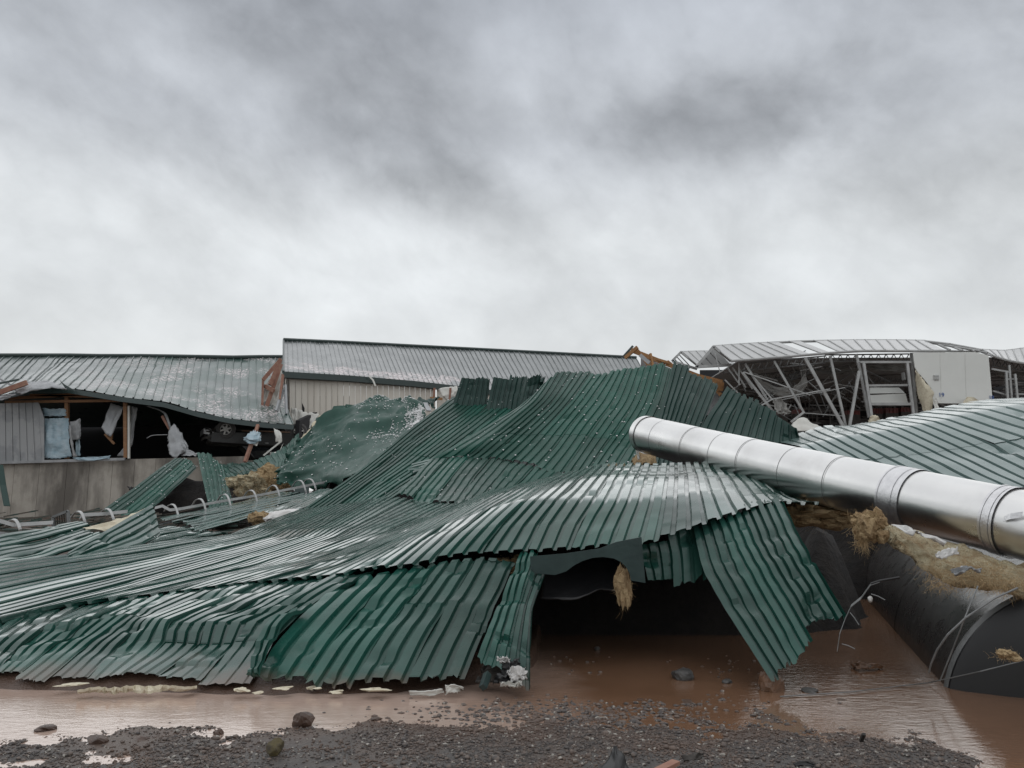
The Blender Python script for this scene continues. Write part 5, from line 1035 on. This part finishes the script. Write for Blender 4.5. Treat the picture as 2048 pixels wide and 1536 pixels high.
PA, PB, pax, ps, pu, PR0 = pipe()

# ------------------------------------------------------------------ half sunken black tank
def tank():
    near = np.array((4.58, 6.02, -.22)); dr = np.array((.33, .944, .05)); dr /= np.linalg.norm(dr); far = near + dr * 6.0; R_ = 1.10
    root = empty('black_tank', (near + far) / 2 - (0, 0, R_), 'big black cylindrical tank half sunken in the muddy water', 'tank')
    u_ = np.cross(np.cross(dr, (0, 0, 1.0)), dr); u_ /= np.linalg.norm(u_); s_ = np.cross(dr, u_)
    NN = 72
    def ring(t, r_): return [near + dr * t + r_ * (math.cos(2 * math.pi * k / NN) * s_ + math.sin(2 * math.pi * k / NN) * u_) for k in range(NN)]
    def lathe(prof, name, m):
        v = []; f = []
        for t, r_ in prof: v += ring(t, r_)
        for i in range(len(prof) - 1):
            for k in range(NN): f.append([i * NN + k, i * NN + (k + 1) % NN, (i + 1) * NN + (k + 1) % NN, (i + 1) * NN + k])
        return mk(name, v, f, m, root, smooth=True, sharp=35)
    def te(nt, b, tc, noise, rng_, out):
        sp = nt.nodes.new('ShaderNodeSeparateXYZ'); nt.links.new(tc.outputs['Object'], sp.inputs[0])
        hg = mathn(nt, 'ADD', sp.outputs[2], mathn(nt, 'MULTIPLY', mathn(nt, 'SUBTRACT', noise(3.0), .5), .3))
        spec_ = mathn(nt, 'MULTIPLY', rng_(noise(70.0, det=1.0), .62, .70, 0, 1), .25)
        o2 = mix_layer(nt, b, out, spec_, (.055, .048, .045), .6)
        mix_layer(nt, b, o2, mathn(nt, 'MULTIPLY', rng_(hg, .0, .12, 1, 0), .7), (.06, .04, .03), .4)
    tm = material('wet_black_tank_coating', (.026, .0235, .0225), .30, 0, (.038, .034, .032), 2.5, spec=.7, rvar=.10, bump=.004, bscale=9, extra=te)
    lathe([(0, R_), (6.0, R_)], 'tank_shell', tm)
    lathe([(0, R_), (-.05, R_ * .985), (-.11, R_ * .9), (-.17, R_ * .65), (-.20, R_ * .3), (-.205, .001)], 'tank_head', M['black'])
    lathe([(6.0, R_), (6.1, R_ * .9), (6.2, .001)], 'tank_head', tm)
    lathe([(.03, R_ + .004), (.03, R_ + .010), (.0, R_ + .009), (-.03, R_ - .01)], 'rim_weld', M['steel'])
    lathe([(2.6, R_ + .003), (2.62, R_ + .008), (2.64, R_ + .003)], 'shell_weld', tm)
    return near, dr, s_, u_, R_
TN, TD, TS, TU, TR = tank()

# ------------------------------------------------------------------ insulation
def strands(c, n, L_, spread, down, seed, w=.0016):
    r_ = np.random.default_rng(seed); v = []; f = []; L_ = L_ * .5
    for k in range(int(n * 1.3)):
        p = np.array(c) + r_.normal(0, 1, 3) * spread; d = r_.normal(0, .6, 3) + np.array(down); sd = r_.normal(0, 1, 3); sd /= np.linalg.norm(sd)
        b = len(v); m_ = 5
        for i in range(m_):
            ww = w * max(1, (c[1] / 7)) * (1 - i / m_ * .8); v += [p - sd * ww, p + sd * ww]
            p = p + d * L_ / m_ * r_.uniform(.5, 1.2); d = d + r_.normal(0, .75, 3)
        for i in range(m_ - 1): f.append([b + 2 * i, b + 2 * i + 1, b + 2 * i + 3, b + 2 * i + 2])
    return v, f
def fluff(name, c, dims, label, m, fm, n=260, L_=.10, seed=1, down=(0, 0, -.5), group='insulation pieces'):
    root = empty(name, np.array(c) - (0, 0, dims[2] / 2), label, 'insulation', group)
    rb = np.random.default_rng(seed + 50); bb, bf_ = ico(3); mbb = MB()
    for k in range(16):
        off = rb.uniform(-.36, .36, 3) * np.array(dims); sz = np.array(dims) * rb.uniform(.22, .42) * rb.uniform(.7, 1.3, 3)
        w = bb * (1 + .9 * fbm(bb[:, 0] * 2.2 + k * 5.3 + bb[:, 2], bb[:, 1] * 2.2 + bb[:, 2] * 1.7, seed + k, 4))[:, None]
        mbb.add(w * sz + np.array(c) + off, bf_)
    bo = mbb.build('batting', m, root)
    v, f = strands(c, n, L_, np.array(dims) * .33, down, seed)
    mk('fibres', v, f, fm, root, kind='stuff')
fluff('insulation_tuft', P(1247, 1170, 7.0), (.10, .10, .26), 'golden brown insulation tuft hanging at the right side of the arched cut out', M['insul'], M['fibre'], 420, .09, 3, (0, 0, -1.0))
fluff('insulation_tuft', P(1738, 1052, 6.75), (.22, .20, .20), 'brown frayed insulation clump under the pipe, left of the yellow mat', M['insul'], M['fibre'], 520, .10, 4, (0, -.1, -.8))
for k, (x, y) in enumerate(((1722, 1078), (1730, 1084))): 
    v, f = strands(P(x, y, 6.72), 80, .14, (.025, .02, .02), (0, 0, -1.3), 80 + k); mk('hanging_fibres', v, f, M['fibre'], label=('long frayed fibres hanging at the left of the brown clump', 'short frayed fibres hanging in the middle of the brown clump')[k], cat='insulation', group='insulation pieces')
fluff('insulation_tuft', P(1595, 1028, 8.7), (.62, .45, .22), 'brown insulation wad packed under the sheet edge left of the tank', M['insul'], M['fibre'], 500, .12, 5)
fluff('insulation_tuft', P(1680, 1030, 8.6), (.60, .45, .20), 'brown insulation wad packed against the underside of the pipe', M['insul'], M['fibre'], 500, .12, 6)
fluff('insulation_tuft', P(495, 972, 26.2), (1.05, .5, .65), 'yellow brown insulation bundle behind the ladder cage', M['insulpale'], M['fibre'], 260, .25, 7)
fluff('insulation_tuft', P(545, 962, 27.5), (1.0, .5, .75), 'brown insulation debris spilling out below the bowl shaped sheet', M['insul'], M['fibre'], 260, .25, 8)
fluff('insulation_tuft', P(1022, 1131, 7.55), (.26, .22, .12), 'brown insulation showing under the lapped sheet edge left of the hollow', M['insul'], M['fibre'], 160, .06, 9)
fluff('insulation_tuft', P(700, 1158, 7.9), (.22, .2, .07), 'brown insulation showing in the gap under the lapped sheet edge', M['insul'], M['fibre'], 100, .05, 10)
fluff('insulation_tuft', P(520, 1040, 14.2), (.32, .25, .22), 'orange brown insulation under the end of the white sack', M['insul'], M['fibre'], 120, .08, 12)
fluff('insulation_tuft', P(2012, 1310, 5.55), (.12, .1, .06), 'small brown fibre scrap stuck on the black tank end', M['insul'], M['fibre'], 120, .05, 13)
# yellow mat draped from under the pipe over the tank
mat_ = empty('insulation_mat', P(1850, 1110, 6.5), 'torn yellow insulation mat with frayed brown edge draped over the tank', 'insulation', 'insulation pieces')
mc_ = [[(1752, 1050, 7.0), (1768, 1060, 6.75), (1785, 1075, 6.6)], [(1790, 1050, 7.0), (1800, 1075, 6.7), (1815, 1105, 6.5)], [(1850, 1068, 6.9), (1850, 1095, 6.6), (1855, 1128, 6.4)], [(1920, 1092, 6.7), (1915, 1125, 6.4), (1900, 1158, 6.2)], [(1985, 1112, 6.5), (1985, 1140, 6.2), (1975, 1170, 6.0)], [(2060, 1130, 6.3), (2060, 1155, 6.1), (2055, 1185, 5.9)]]
patch('mat_body', mc_, M['insulpale'], nu=46, nv=22, amp=.03, freq=4, th=.05, parent=mat_, seed=14)
v, f = [], []
for k, (x, y, d_, n) in enumerate(((1870, 1140, 6.3, 240), (1890, 1165, 6.15, 320), (1930, 1150, 6.1, 320), (1965, 1160, 6.0, 360), (2000, 1172, 5.95, 360), (2030, 1168, 5.9, 300), (1940, 1130, 6.2, 260), (1990, 1135, 6.1, 240))):
    a, b = strands(P(x, y, d_), n, .10, (.07, .04, .035), (0, -.2, -.55), 100 + k, .0014); o_ = len(v); v += a; f += [[i + o_ for i in q_] for q_ in b]
mk('frayed_fibres', v, f, M['fibre'], mat_, kind='stuff')
for k, (g_, l_) in enumerate((([[(1782, 1050, 6.62), (1822, 1072, 6.45)], [(1805, 1052, 6.58), (1836, 1062, 6.42)], [(1850, 1068, 6.5), (1848, 1072, 6.4)], [(1892, 1084, 6.4), (1888, 1090, 6.32)]], 'white paper facing torn along the top of the yellow mat'),
                              ([[(1870, 1112, 6.15), (1880, 1118, 6.1)], [(1895, 1098, 6.15), (1900, 1112, 6.1)], [(1912, 1098, 6.15), (1920, 1106, 6.1)]], 'small white paper scrap in the middle of the yellow mat'),
                              ([[(1898, 1140, 5.98), (1912, 1152, 5.95)], [(1930, 1132, 5.98), (1935, 1140, 5.95)], [(1962, 1136, 5.98), (1960, 1142, 5.95)]], 'grey paper scrap hanging at the frayed edge of the yellow mat'))):
    patch('paper_scrap', g_, M['whitecloth'] if k < 2 else M['greysheet'], nu=14, nv=8, amp=.02, freq=3, seed=110 + k, label=l_, cat='paper')
# metal strap, wires and cables by the tank
st = [P(1675, 1300, 6.3), P(1680, 1265, 6.3), P(1690, 1238, 6.35), P(1702, 1212, 6.35), P(1722, 1196, 6.3), P(1742, 1168, 6.25), P(1760, 1162, 6.2), P(1800, 1155, 6.1)]
MB().strip(st[:7], .035, .004, (.5, .6, .6)).build('metal_strap', M['steel'], label='bent pale metal strap curling up beside the tank', cat='strap')
MB().tube(st[5:], .012, 6).build('black_cable', M['black'], label='short black cable at the top of the bent strap', cat='cable')
for (p, q_, l_) in ((P(1742, 1188, 6.1), P(1770, 1200, 6.05), 'thin bent wire beside the shiny bolt on the tank'), (P(1700, 1225, 6.2), P(1718, 1250, 6.15), 'thin wire sticking out below the bend of the strap'), (P(1684, 1288, 6.2), P(1710, 1298, 6.1), 'thin wire at the foot of the strap')):
    MB().tube([p, (p + q_) / 2 + (0, 0, .006), q_], .004, 5).build('thin_wire', M['steel'], label=l_, cat='wire')
MB().tube([P(1956, 1172, 5.8), P(1930, 1235, 5.75), P(1905, 1300, 5.9), P(1880, 1362, 6.0)], .0055, 5).build('thin_wire', M['steel'], label='thin straight wire running down from the mat to the water', cat='wire')
MB().tube([P(2035, 1176, 5.72), P(1990, 1196, 5.7), P(1932, 1235, 5.72), P(1895, 1270, 5.8), P(1874, 1300, 5.88), P(1862, 1328, 5.95), P(1858, 1345, 6.0)], .008, 6).build('curved_cable', M['steel'], label='curved grey cable following the rim of the black tank', cat='cable')
MB().tube([Gd(1560, 1393, .01), Gd(1700, 1384, .015), Gd(1860, 1365, .02), P(1960, 1343, 5.9), P(2100, 1308, 5.8)], .0045, 5).build('thin_wire', M['steel'], label='long thin wire stretched low over the water to the right edge', cat='wire')
rock('bolt_head', P(1740, 1198, 6.22), (.05, .04, .06), M['alloy'], 2, .2, 4, label='small shiny bolt on the tank side beside the strap', cat='bolt')

# ------------------------------------------------------------------ fallen ladder cage
def cage(name, top, low, hoops, label, pw=.06):
    root = empty(name, P(*low[0]), label, 'ladder cage', 'fallen ladder cages')
    MB().strip([P(*p) for p in top], pw * 1.3, .02, (0, .3, 1)).build('rail', M['steelpale'], root)
    MB().strip([P(*p) for p in low], pw, .02, (0, .3, 1)).build('rail', M['steel'], root)
    for (x, y0, y1, d_) in hoops:
        pts_ = [P(x - 16, y0 + 4, d_ + .5), P(x - 7, y0 - 8, d_ + .3), P(x + 4, y0 - 7, d_), P(x + 11, y0 + (y1 - y0) * .35, d_ - .15), P(x + 13, y0 + (y1 - y0) * .75, d_ - .1), P(x + 12, y1, d_)]
        q_ = cr_interp(np.array(pts_), np.linspace(0, 5, 16), 0); MB().strip(list(q_), .055, .02, (.5, .8, .3)).build('hoop', M['steelpale'], root)
cage('ladder_cage', [(310, 1016, 20), (325, 1012, 20), (340, 1020, 20), (360, 1018, 20), (440, 1003, 21), (520, 990, 22), (640, 966, 23.5), (720, 955, 24.5)],
     [(318, 1048, 19.6), (420, 1032, 20.5), (520, 1015, 21.5), (640, 985, 23)], [(345, 1018, 1050, 19.8), (400, 1007, 1040, 20.4), (450, 998, 1032, 20.9), (503, 990, 1024, 21.6), (548, 980, 1012, 22.2), (600, 970, 1000, 22.8), (620, 967, 992, 23.1)], 'long fallen steel ladder cage with curved hoops lying behind the green field')
cage('ladder_cage', [(160, 1036, 16.5), (165, 1030, 16.5), (205, 1028, 16.8), (255, 1023, 17.2)], [(165, 1058, 16.2), (255, 1045, 17)], [(158, 1032, 1058, 16.3), (215, 1027, 1050, 16.8)], 'short steel ladder cage piece in the middle of the left debris')
cage('ladder_cage', [(-40, 1030, 15.5), (28, 1050, 15), (106, 1045, 15.4)], [(-40, 1062, 15), (30, 1070, 14.6), (106, 1062, 15)], [(28, 1048, 1068, 14.8), (-20, 1040, 1062, 15)], 'steel ladder cage piece at the left edge with a bent rail')
fr = empty('mesh_frame', P(120, 1058, 15.6), 'small square steel frame with mesh standing among the left debris', 'frame')
fp = [(106, 1034), (136, 1022), (138, 1054), (108, 1062)]
for i in range(4): MB().bar(P(*fp[i], 15.6), P(*fp[(i + 1) % 4], 15.6), .05, .05, (0, 1, 0)).build('frame_bar', M['steel'], fr)
for t in np.linspace(.12, .88, 6):
    MB().tube([P(106 + 30 * t, 1034 - 12 * t, 15.65), P(108 + 30 * t, 1062 - 8 * t, 15.65)], .012, 4).build('mesh_wire', M['under'], fr)
MB().slab([P(588, 975, 23.5), P(618, 968, 23.5), P(616, 1002, 23.2), P(592, 1006, 23.2)], (0, .05, 0)).build('grey_box_panel', M['flash'], label='dark grey panel at the right end of the long ladder cage', cat='panel')
MB().slab([P(618, 985, 22), P(640, 1005, 21), P(600, 1012, 21.4)], (0, .05, 0)).build('dark_scrap', M['trim'], label='dark triangular scrap beside the white sack', cat='scrap')
# white sack
patch('white_sack', [[(524, 1036, 14.2), (545, 1024, 14.5), (580, 1019, 14.7), (622, 1023, 15)], [(528, 1040, 14.0), (552, 1028, 14.0), (590, 1023, 14.2), (622, 1026, 14.6)], [(530, 1042, 14.0), (556, 1040, 13.9), (592, 1034, 14.1), (620, 1029, 14.5)]], M['whitecloth'], nu=16, nv=26, amp=.03, freq=4, th=.03, tens=0, seed=44, label='rolled white sack lying at the left edge of the bright green field', cat='sack')
patch('dark_scrap', [[(255, 972, 27), (262, 990, 27)], [(275, 976, 27), (276, 986, 27)]], M['black'], nu=10, nv=8, amp=.05, label='curled dark scrap stuck against the concrete wall by the tented sheet', cat='scrap')
MB().strip([P(0, 930, 30), P(6, 970, 29.6), P(14, 1012, 29)], .25, .03, (1, 0, 0)).build('green_strip', M['green_dark'], label='narrow dark green strip leaning on the concrete wall at the left edge', cat='metal strip')
# heap of unsorted splinters in front of the concrete wall
r_ = np.random.default_rng(21); mb = MB()
for k in range(260):
    px = r_.uniform(-60, 560); d_ = r_.uniform(15, 26); yb = 1068 - (d_ - 15) * 3.2; p = P(px, yb + r_.uniform(-7, 6), d_); an = r_.uniform(-.5, .5); L_ = r_.uniform(.25, 1.3)
    q_ = p + np.array((math.cos(an) * L_, math.sin(an) * L_, r_.uniform(-.12, .25) * L_)); mb.bar(p, q_, r_.uniform(.03, .16), r_.uniform(.01, .05))
mb.build('splinter_debris', material('mixed_debris', (.10, .085, .07), .7, 0, (.03, .055, .046), 2.5, detail=0, lo=.45, hi=.55), label='dark mixed splinters and scrap strewn before the concrete wall', cat='debris', kind='stuff')

# ------------------------------------------------------------------ scraps, stones and lumps at the water
for k, (g_, l_, m_) in enumerate((([[(118, 1372), (120, 1378)], [(150, 1367), (152, 1374)], [(165, 1370), (163, 1376)]], 'cream torn scrap at the left end of the foam line in the mud', 'foam'),
        ([[(155, 1376), (157, 1381)], [(240, 1374), (242, 1380)], [(330, 1371), (330, 1376)], [(392, 1369), (392, 1375)]], 'long cream foam strip lying in the mud at the left', 'foam'),
        ([[(462, 1381), (466, 1386)], [(496, 1380), (494, 1384)]], 'first small cream foam scrap right of the long strip', 'foam'), ([[(504, 1380), (508, 1384)], [(530, 1382), (526, 1386)]], 'flat small cream foam scrap second right of the long strip', 'foam'),
        ([[(545, 1380), (552, 1384)], [(584, 1374), (588, 1381)]], 'tilted cream foam scrap under the corner of the steep sheet', 'foam'), ([[(610, 1372), (614, 1378)], [(632, 1371), (636, 1376)]], 'roundish cream foam chunk below the steep green sheet', 'foam'),
        ([[(625, 1380), (630, 1384)], [(646, 1376), (650, 1380)]], 'small cream foam chunk just below the roundish one', 'foam'), ([[(660, 1382), (664, 1384)], [(684, 1379), (684, 1382)]], 'thin cream foam sliver in the water', 'foam'),
        ([[(728, 1383), (732, 1387)], [(778, 1376), (776, 1383)]], 'cream foam scrap left of the white gutter piece', 'foam'))):
    if k != 1:
        x0, x1 = g_[0][0][0], g_[-1][0][0]; yy0 = np.mean([q[1] for c_ in g_ for q in c_]); c = Gd((x0 + x1) / 2, yy0, .05); w = (x1 - x0) / F * c[1]
        rock('foam_scrap', c + (0, 0, .012 - .02 * (k % 2)), (w, w * .5, .016 + .008 * (k % 3)), M[m_], 3, .75, 120 + k, label=l_, cat='foam scrap', group='foam scraps along the water'); continue
    mbf = MB(); xs_ = np.linspace(155, 394, 40); rf = np.random.default_rng(3); A_ = []; B_ = []
    for x in xs_:
        t_ = (x - 155) / 239; yc = 1379 - 6 * t_ + 1.6 * math.sin(x * .09); hw = (1.2 + 3.2 * rf.uniform()) * (.5 + math.sin(math.pi * min(t_ * 1.1, 1)))
        A_.append(Gd(x, yc - hw, .075 + .012 * rf.uniform())); B_.append(Gd(x, yc + hw, .05))
    for i in range(39): mbf.slab([A_[i], A_[i + 1], B_[i + 1], B_[i]], (0, 0, -.02))
    mbf.build('foam_scrap', M[m_], label=l_, cat='foam scrap', group='foam scraps along the water')
patch('gutter_piece', [[Gd(818, 1383, .05), Gd(820, 1390, .02)], [Gd(860, 1383, .05), Gd(862, 1390, .02)], [Gd(884, 1378, .06), Gd(888, 1384, .03)]], M['white'], nu=14, nv=8, amp=.006, th=.01, world=True, label='white gutter piece lying at the water under the steep sheet', cat='gutter')
patch('white_scrap', [[Gd(892, 1372, .08), Gd(890, 1390, .02)], [Gd(905, 1370, .10), Gd(908, 1382, .05)], [Gd(928, 1376, .06), Gd(920, 1380, .04)]], M['white'], nu=12, nv=10, amp=.012, th=.008, world=True, label='pointed white scrap beside the white gutter piece', cat='scrap')
MB().tube([P(966, 1375, 6.02), P(975, 1348, 6.15)], .034, 4).build('downspout_stub', M['flash'], label='square grey downspout stub poking out below the narrow torn sheet', cat='downspout')
for k, (g_, m_, l_) in enumerate((([[(1010, 1320, 6.2), (1000, 1345, 6.15), (985, 1362, 6.1)], [(1022, 1318, 6.15), (1020, 1345, 6.05), (1010, 1366, 6.05)], [(1035, 1328, 6.15), (1040, 1345, 6.1), (1030, 1368, 6.05)]], 'black', 'crumpled black plastic stuffed under the narrow torn sheet'),
        ([[(1012, 1344, 6.02), (1022, 1356, 6.0), (1035, 1366, 6.0)], [(1030, 1332, 6.05), (1040, 1348, 5.98), (1048, 1358, 6.0)], [(1050, 1338, 6.05), (1052, 1348, 6.02), (1054, 1356, 6.0)]], 'whitecloth', 'crumpled white plastic bag under the narrow torn sheet'),
        ([[(996, 1318, 6.15), (1000, 1326, 6.12)], [(1014, 1314, 6.12), (1018, 1324, 6.1)]], 'whitecloth', 'small white plastic lump at the torn sheet corner'),
        ([[(1002, 1368, 5.98), (1004, 1372, 5.96)], [(1030, 1364, 5.98), (1032, 1371, 5.95)], [(1042, 1366, 5.98), (1040, 1370, 5.96)]], 'white', 'flat white strip in the water under the plastic bag'),
        ([[(968, 1330, 6.35), (960, 1350, 6.3), (950, 1364, 6.2)], [(990, 1318, 6.35), (990, 1345, 6.3), (985, 1366, 6.2)], [(1020, 1325, 6.35), (1025, 1350, 6.3), (1030, 1368, 6.2)]], 'under', 'brown soaked lining inside the torn sheet end'))):
    patch('plastic_bag', g_, M[m_], nu=16, nv=16, amp=.028, freq=3.5, seed=140 + k, label=l_, cat='plastic', group='rubbish under the narrow torn sheet')
def stone(px, py, w, h_, m_, label, seed, name='stone', zz=None, rg_=.28):
    c = Gd(px, py, 0); d_ = c[1]; W_ = w / F * d_; H_ = h_ / F * d_
    rock(name, (c[0], c[1] + W_ * .2, H_ * .22 if zz is None else zz), (W_, W_ * .8, H_ * 1.5), m_, 3, rg_, seed, label=label, cat=name.split('_')[0] if '_' not in name else name.replace('_', ' '), smooth=False)
stone(1368, 1360, 46, 22, M['stone'], 'dark grey broken stone standing in the brown water', 1)
stone(1456, 1367, 22, 9, M['stone'], 'small grey stone right of the dark broken stone', 2)
stone(1546, 1382, 52, 40, M['brownstone'], 'brown rock under the tip of the dented flap', 3)
stone(1622, 1385, 40, 7, M['stone'], 'flat cluster of small grey stones right of the brown rock', 4)
stone(605, 1455, 46, 26, M['mudlump'], 'pointed brown mud lump in the pale puddle', 5, 'mud_lump')
stone(85, 1462, 40, 10, M['mudlump'], 'flat brown mud lump in the puddle at the left', 6, 'mud_lump')
stone(190, 1488, 42, 14, M['mudlump'], 'brown mud lump where the gravel meets the puddle', 7, 'mud_lump')
stone(278, 1488, 40, 12, M['mudlump'], 'low mud lump right of the one at the gravel edge', 8, 'mud_lump')
stone(435, 1470, 18, 10, M['mudlump'], 'small mud lump in the middle of the puddle', 9, 'mud_lump')
stone(750, 1441, 24, 6, M['mudlump'], 'thin mud lump in the puddle right of the pointed lump', 10, 'mud_lump')
stone(548, 1522, 32, 22, M['moss'], 'mossy yellow green stone in the gravel', 11, zz=.075)
stone(1195, 1300, 14, 6, M['stone'], 'tiny stone in the shaded water under the hollow', 12)
# shallow stones breaking the surface, front middle: too many to count
mb = MB(); r_ = np.random.default_rng(9)
for k in range(900):
    px, py = r_.normal(1130, 170), r_.normal(1428, 14)
    if py < 1392: continue
    c = Gd(px, py, r_.uniform(-.012, .006)); s_ = r_.uniform(.008, .022); v_, f_ = ico(1)
    mb.add(v_ * s_ * np.array((1.3, 1, .8)) * r_.uniform(.7, 1.2, (len(v_), 1)) + c, f_)
for k in range(120):
    px, py = r_.choice([1100, 1130, 1160, 1390, 1440, 1500]) + r_.normal(0, 22), r_.choice([1322, 1345, 1400, 1412]) + r_.normal(0, 6)
    c = Gd(px, py, r_.uniform(-.008, .006)); s_ = r_.uniform(.006, .016); v_, f_ = ico(1); mb.add(v_ * s_ * np.array((1.3, 1, .8)) * r_.uniform(.7, 1.2, (len(v_), 1)) + c, f_)
mb.build('shallow_stones', M['pebble'], label='small stones breaking the surface of the shallow brown water', cat='stones', kind='stuff')
# dark curled scraps in the front gravel
def lam(z0): return z0
c = Gd(1228, 1526, .04)
cols_ = [[P(1196, 1540, 4.30), P(1220, 1510, 4.36), P(1229, 1494, 4.38)], [P(1232, 1548, 4.2), P(1232, 1520, 4.28), P(1230, 1493, 4.36)], [P(1258, 1542, 4.3), P(1248, 1510, 4.36), P(1231, 1494, 4.38)]]
patch('rubber_scrap', cols_, M['black'], nu=16, nv=16, amp=.004, th=.01, world=True, seed=150, label='black curled rubber scrap standing up in the front gravel', cat='scrap')
patch('rubber_scrap', [[Gd(1362, 1512, .09), Gd(1368, 1522, .085)], [Gd(1388, 1504, .12), Gd(1392, 1518, .10)], [Gd(1408, 1508, .09), Gd(1402, 1516, .085)]], M['under'], nu=14, nv=8, amp=.01, world=True, seed=151, label='dark flat scrap lying in the gravel right of the black rubber', cat='scrap')
patch('rubber_scrap', [[Gd(1585, 1526, .09), Gd(1590, 1532, .085)], [Gd(1612, 1522, .11), Gd(1614, 1531, .09)], [Gd(1630, 1530, .09), Gd(1626, 1534, .085)]], M['black'], nu=14, nv=8, amp=.008, world=True, seed=152, label='small dark scrap at the bottom right of the gravel', cat='scrap')
MB().bar(Gd(1310, 1545, .09), Gd(1352, 1524, .09), .05, .02).build('wood_strip', M['redwood'], label='muddy wood strip in the gravel beside the dark flat scrap', cat='wood strip')
MB().bar(Gd(1722, 1482, .06), Gd(1728, 1468, .12), .02, .015).build('wood_chip', M['under'], label='upright dark chip in the gravel at the right', cat='wood chip')
patch('leaf_litter', [[Gd(1700, 1328, .03), Gd(1712, 1338, .02)], [Gd(1722, 1326, .06), Gd(1738, 1336, .03)], [Gd(1760, 1332, .02), Gd(1765, 1337, .01)]], M['brownstone'], nu=10, nv=8, amp=.02, freq=3, world=True, seed=153, label='brown debris floating in the dark water by the tank', cat='debris')
# brown junk and a pale board seen under the far end of the pipe
patch('torn_lining', [[(1262, 915, 12.6), (1268, 935, 12.2)], [(1285, 900, 12.8), (1290, 930, 12.2)], [(1315, 912, 12.6), (1312, 932, 12.2)]], M['insul'], nu=12, nv=10, amp=.06, freq=3, seed=154, label='brown torn lining under the far end of the pipe', cat='lining')
patch('paper_scrap', [[(1270, 896, 12.3), (1276, 920, 12.1)], [(1277, 896, 12.3), (1280, 918, 12.1)]], M['white'], nu=8, nv=8, amp=.01, seed=155, label='white scrap peeking out under the far end of the pipe', cat='paper')
# ------------------------------------------------------------------ hail on the sheets
r_ = np.random.default_rng(77); V_ = []; F_ = []; base_ = 0
bv, bf = ico(1); bf = np.array(bf)
def hail_on(pts_, nrm_, s0, s1):
    global base_
    for p, n in zip(pts_, nrm_):
        s_ = r_.uniform(s0, s1); V_.append(bv * s_ * np.array((1, 1, .7)) + p + n * s_ * .4); F_.append(bf + base_); base_ += len(bv)
for key, (S2_, nn_) in root_S.items():
    if 'tall dark green mound' in key: n_, s_ = 110, (.012, .028)
    elif 'stepping down' in key or 'behind the silver pipe' in key and 'dark' in key or 'upstanding' in key: n_, s_ = 12, (.010, .02)
    elif 'tented' in key or 'bowl' in key: n_, s_ = 60, (.012, .028)
    elif 'pointed corner' in key or 'buckled' in key: n_, s_ = 16, (.008, .014)
    elif 'long straight' in key or 'lapped under' in key: n_, s_ = 40, (.010, .02)
    else: continue
    f_ = S2_.reshape(-1, 3); k_ = r_.integers(0, len(f_), n_); hail_on(f_[k_], nn_.reshape(-1, 3)[k_], *s_)
tri = tp_pts.reshape(40, 40, 3); nn_ = np.cross(np.gradient(tri, axis=0), np.gradient(tri, axis=1)); nn_ /= np.linalg.norm(nn_, axis=2, keepdims=True)
if nn_[..., 2].mean() < 0: nn_ = -nn_
uu, vv = r_.uniform(0, 38.9, 24000), r_.uniform(0, 38.9, 24000)
w_ = np.clip(.38 + 1.9 * (uu / 39 - .62) - .6 * np.maximum(vv / 39 - .45, 0) * 2, .02, 1) * np.clip(.45 + 1.6 * fbm(uu * .22, vv * .12 + uu * .10, 8, 4), 0.02, 1)
kk = r_.uniform(0, 1, len(uu)) < w_ * 1.0; uu, vv = uu[kk], vv[kk]; i_, j_ = uu.astype(int), vv.astype(int); a_, b_ = (uu - i_)[:, None], (vv - j_)[:, None]
pp = (tri[i_, j_] * (1 - a_) + tri[i_ + 1, j_] * a_) * (1 - b_) + (tri[i_, j_ + 1] * (1 - a_) + tri[i_ + 1, j_ + 1] * a_) * b_
hv_, hf_ = [], []
tet = np.array(((1, 0, -.4), (-.5, .87, -.4), (-.5, -.87, -.4), (0, 0, .9))); tf = np.array(((0, 2, 1), (0, 1, 3), (1, 2, 3), (2, 0, 3)))
sz = r_.uniform(.010, .028, len(pp)); rot = r_.uniform(0, 6.28, len(pp)); st_ = r_.uniform(.6, 2.4, len(pp))
ct, sn_ = np.cos(rot)[:, None], np.sin(rot)[:, None]
tv = np.stack([(tet[:, 0][None] * ct - tet[:, 1][None] * sn_) * st_[:, None], tet[:, 0][None] * sn_ + tet[:, 1][None] * ct, np.repeat(tet[:, 2][None], len(pp), 0)], -1) * sz[:, None, None]
tv = tv + pp[:, None] + nn_[i_, j_][:, None] * .02
tfa = (tf[None] + (np.arange(len(pp)) * 4)[:, None, None]).reshape(-1, 3)
hv = np.concatenate(V_); hf = np.concatenate(F_)
bigmesh('hail', np.concatenate([hv, tv.reshape(-1, 3)]), np.concatenate([hf, tfa + len(hv)]), M['hail'], label='white hail grains scattered over the dark green sheets', cat='hail', kind='stuff')
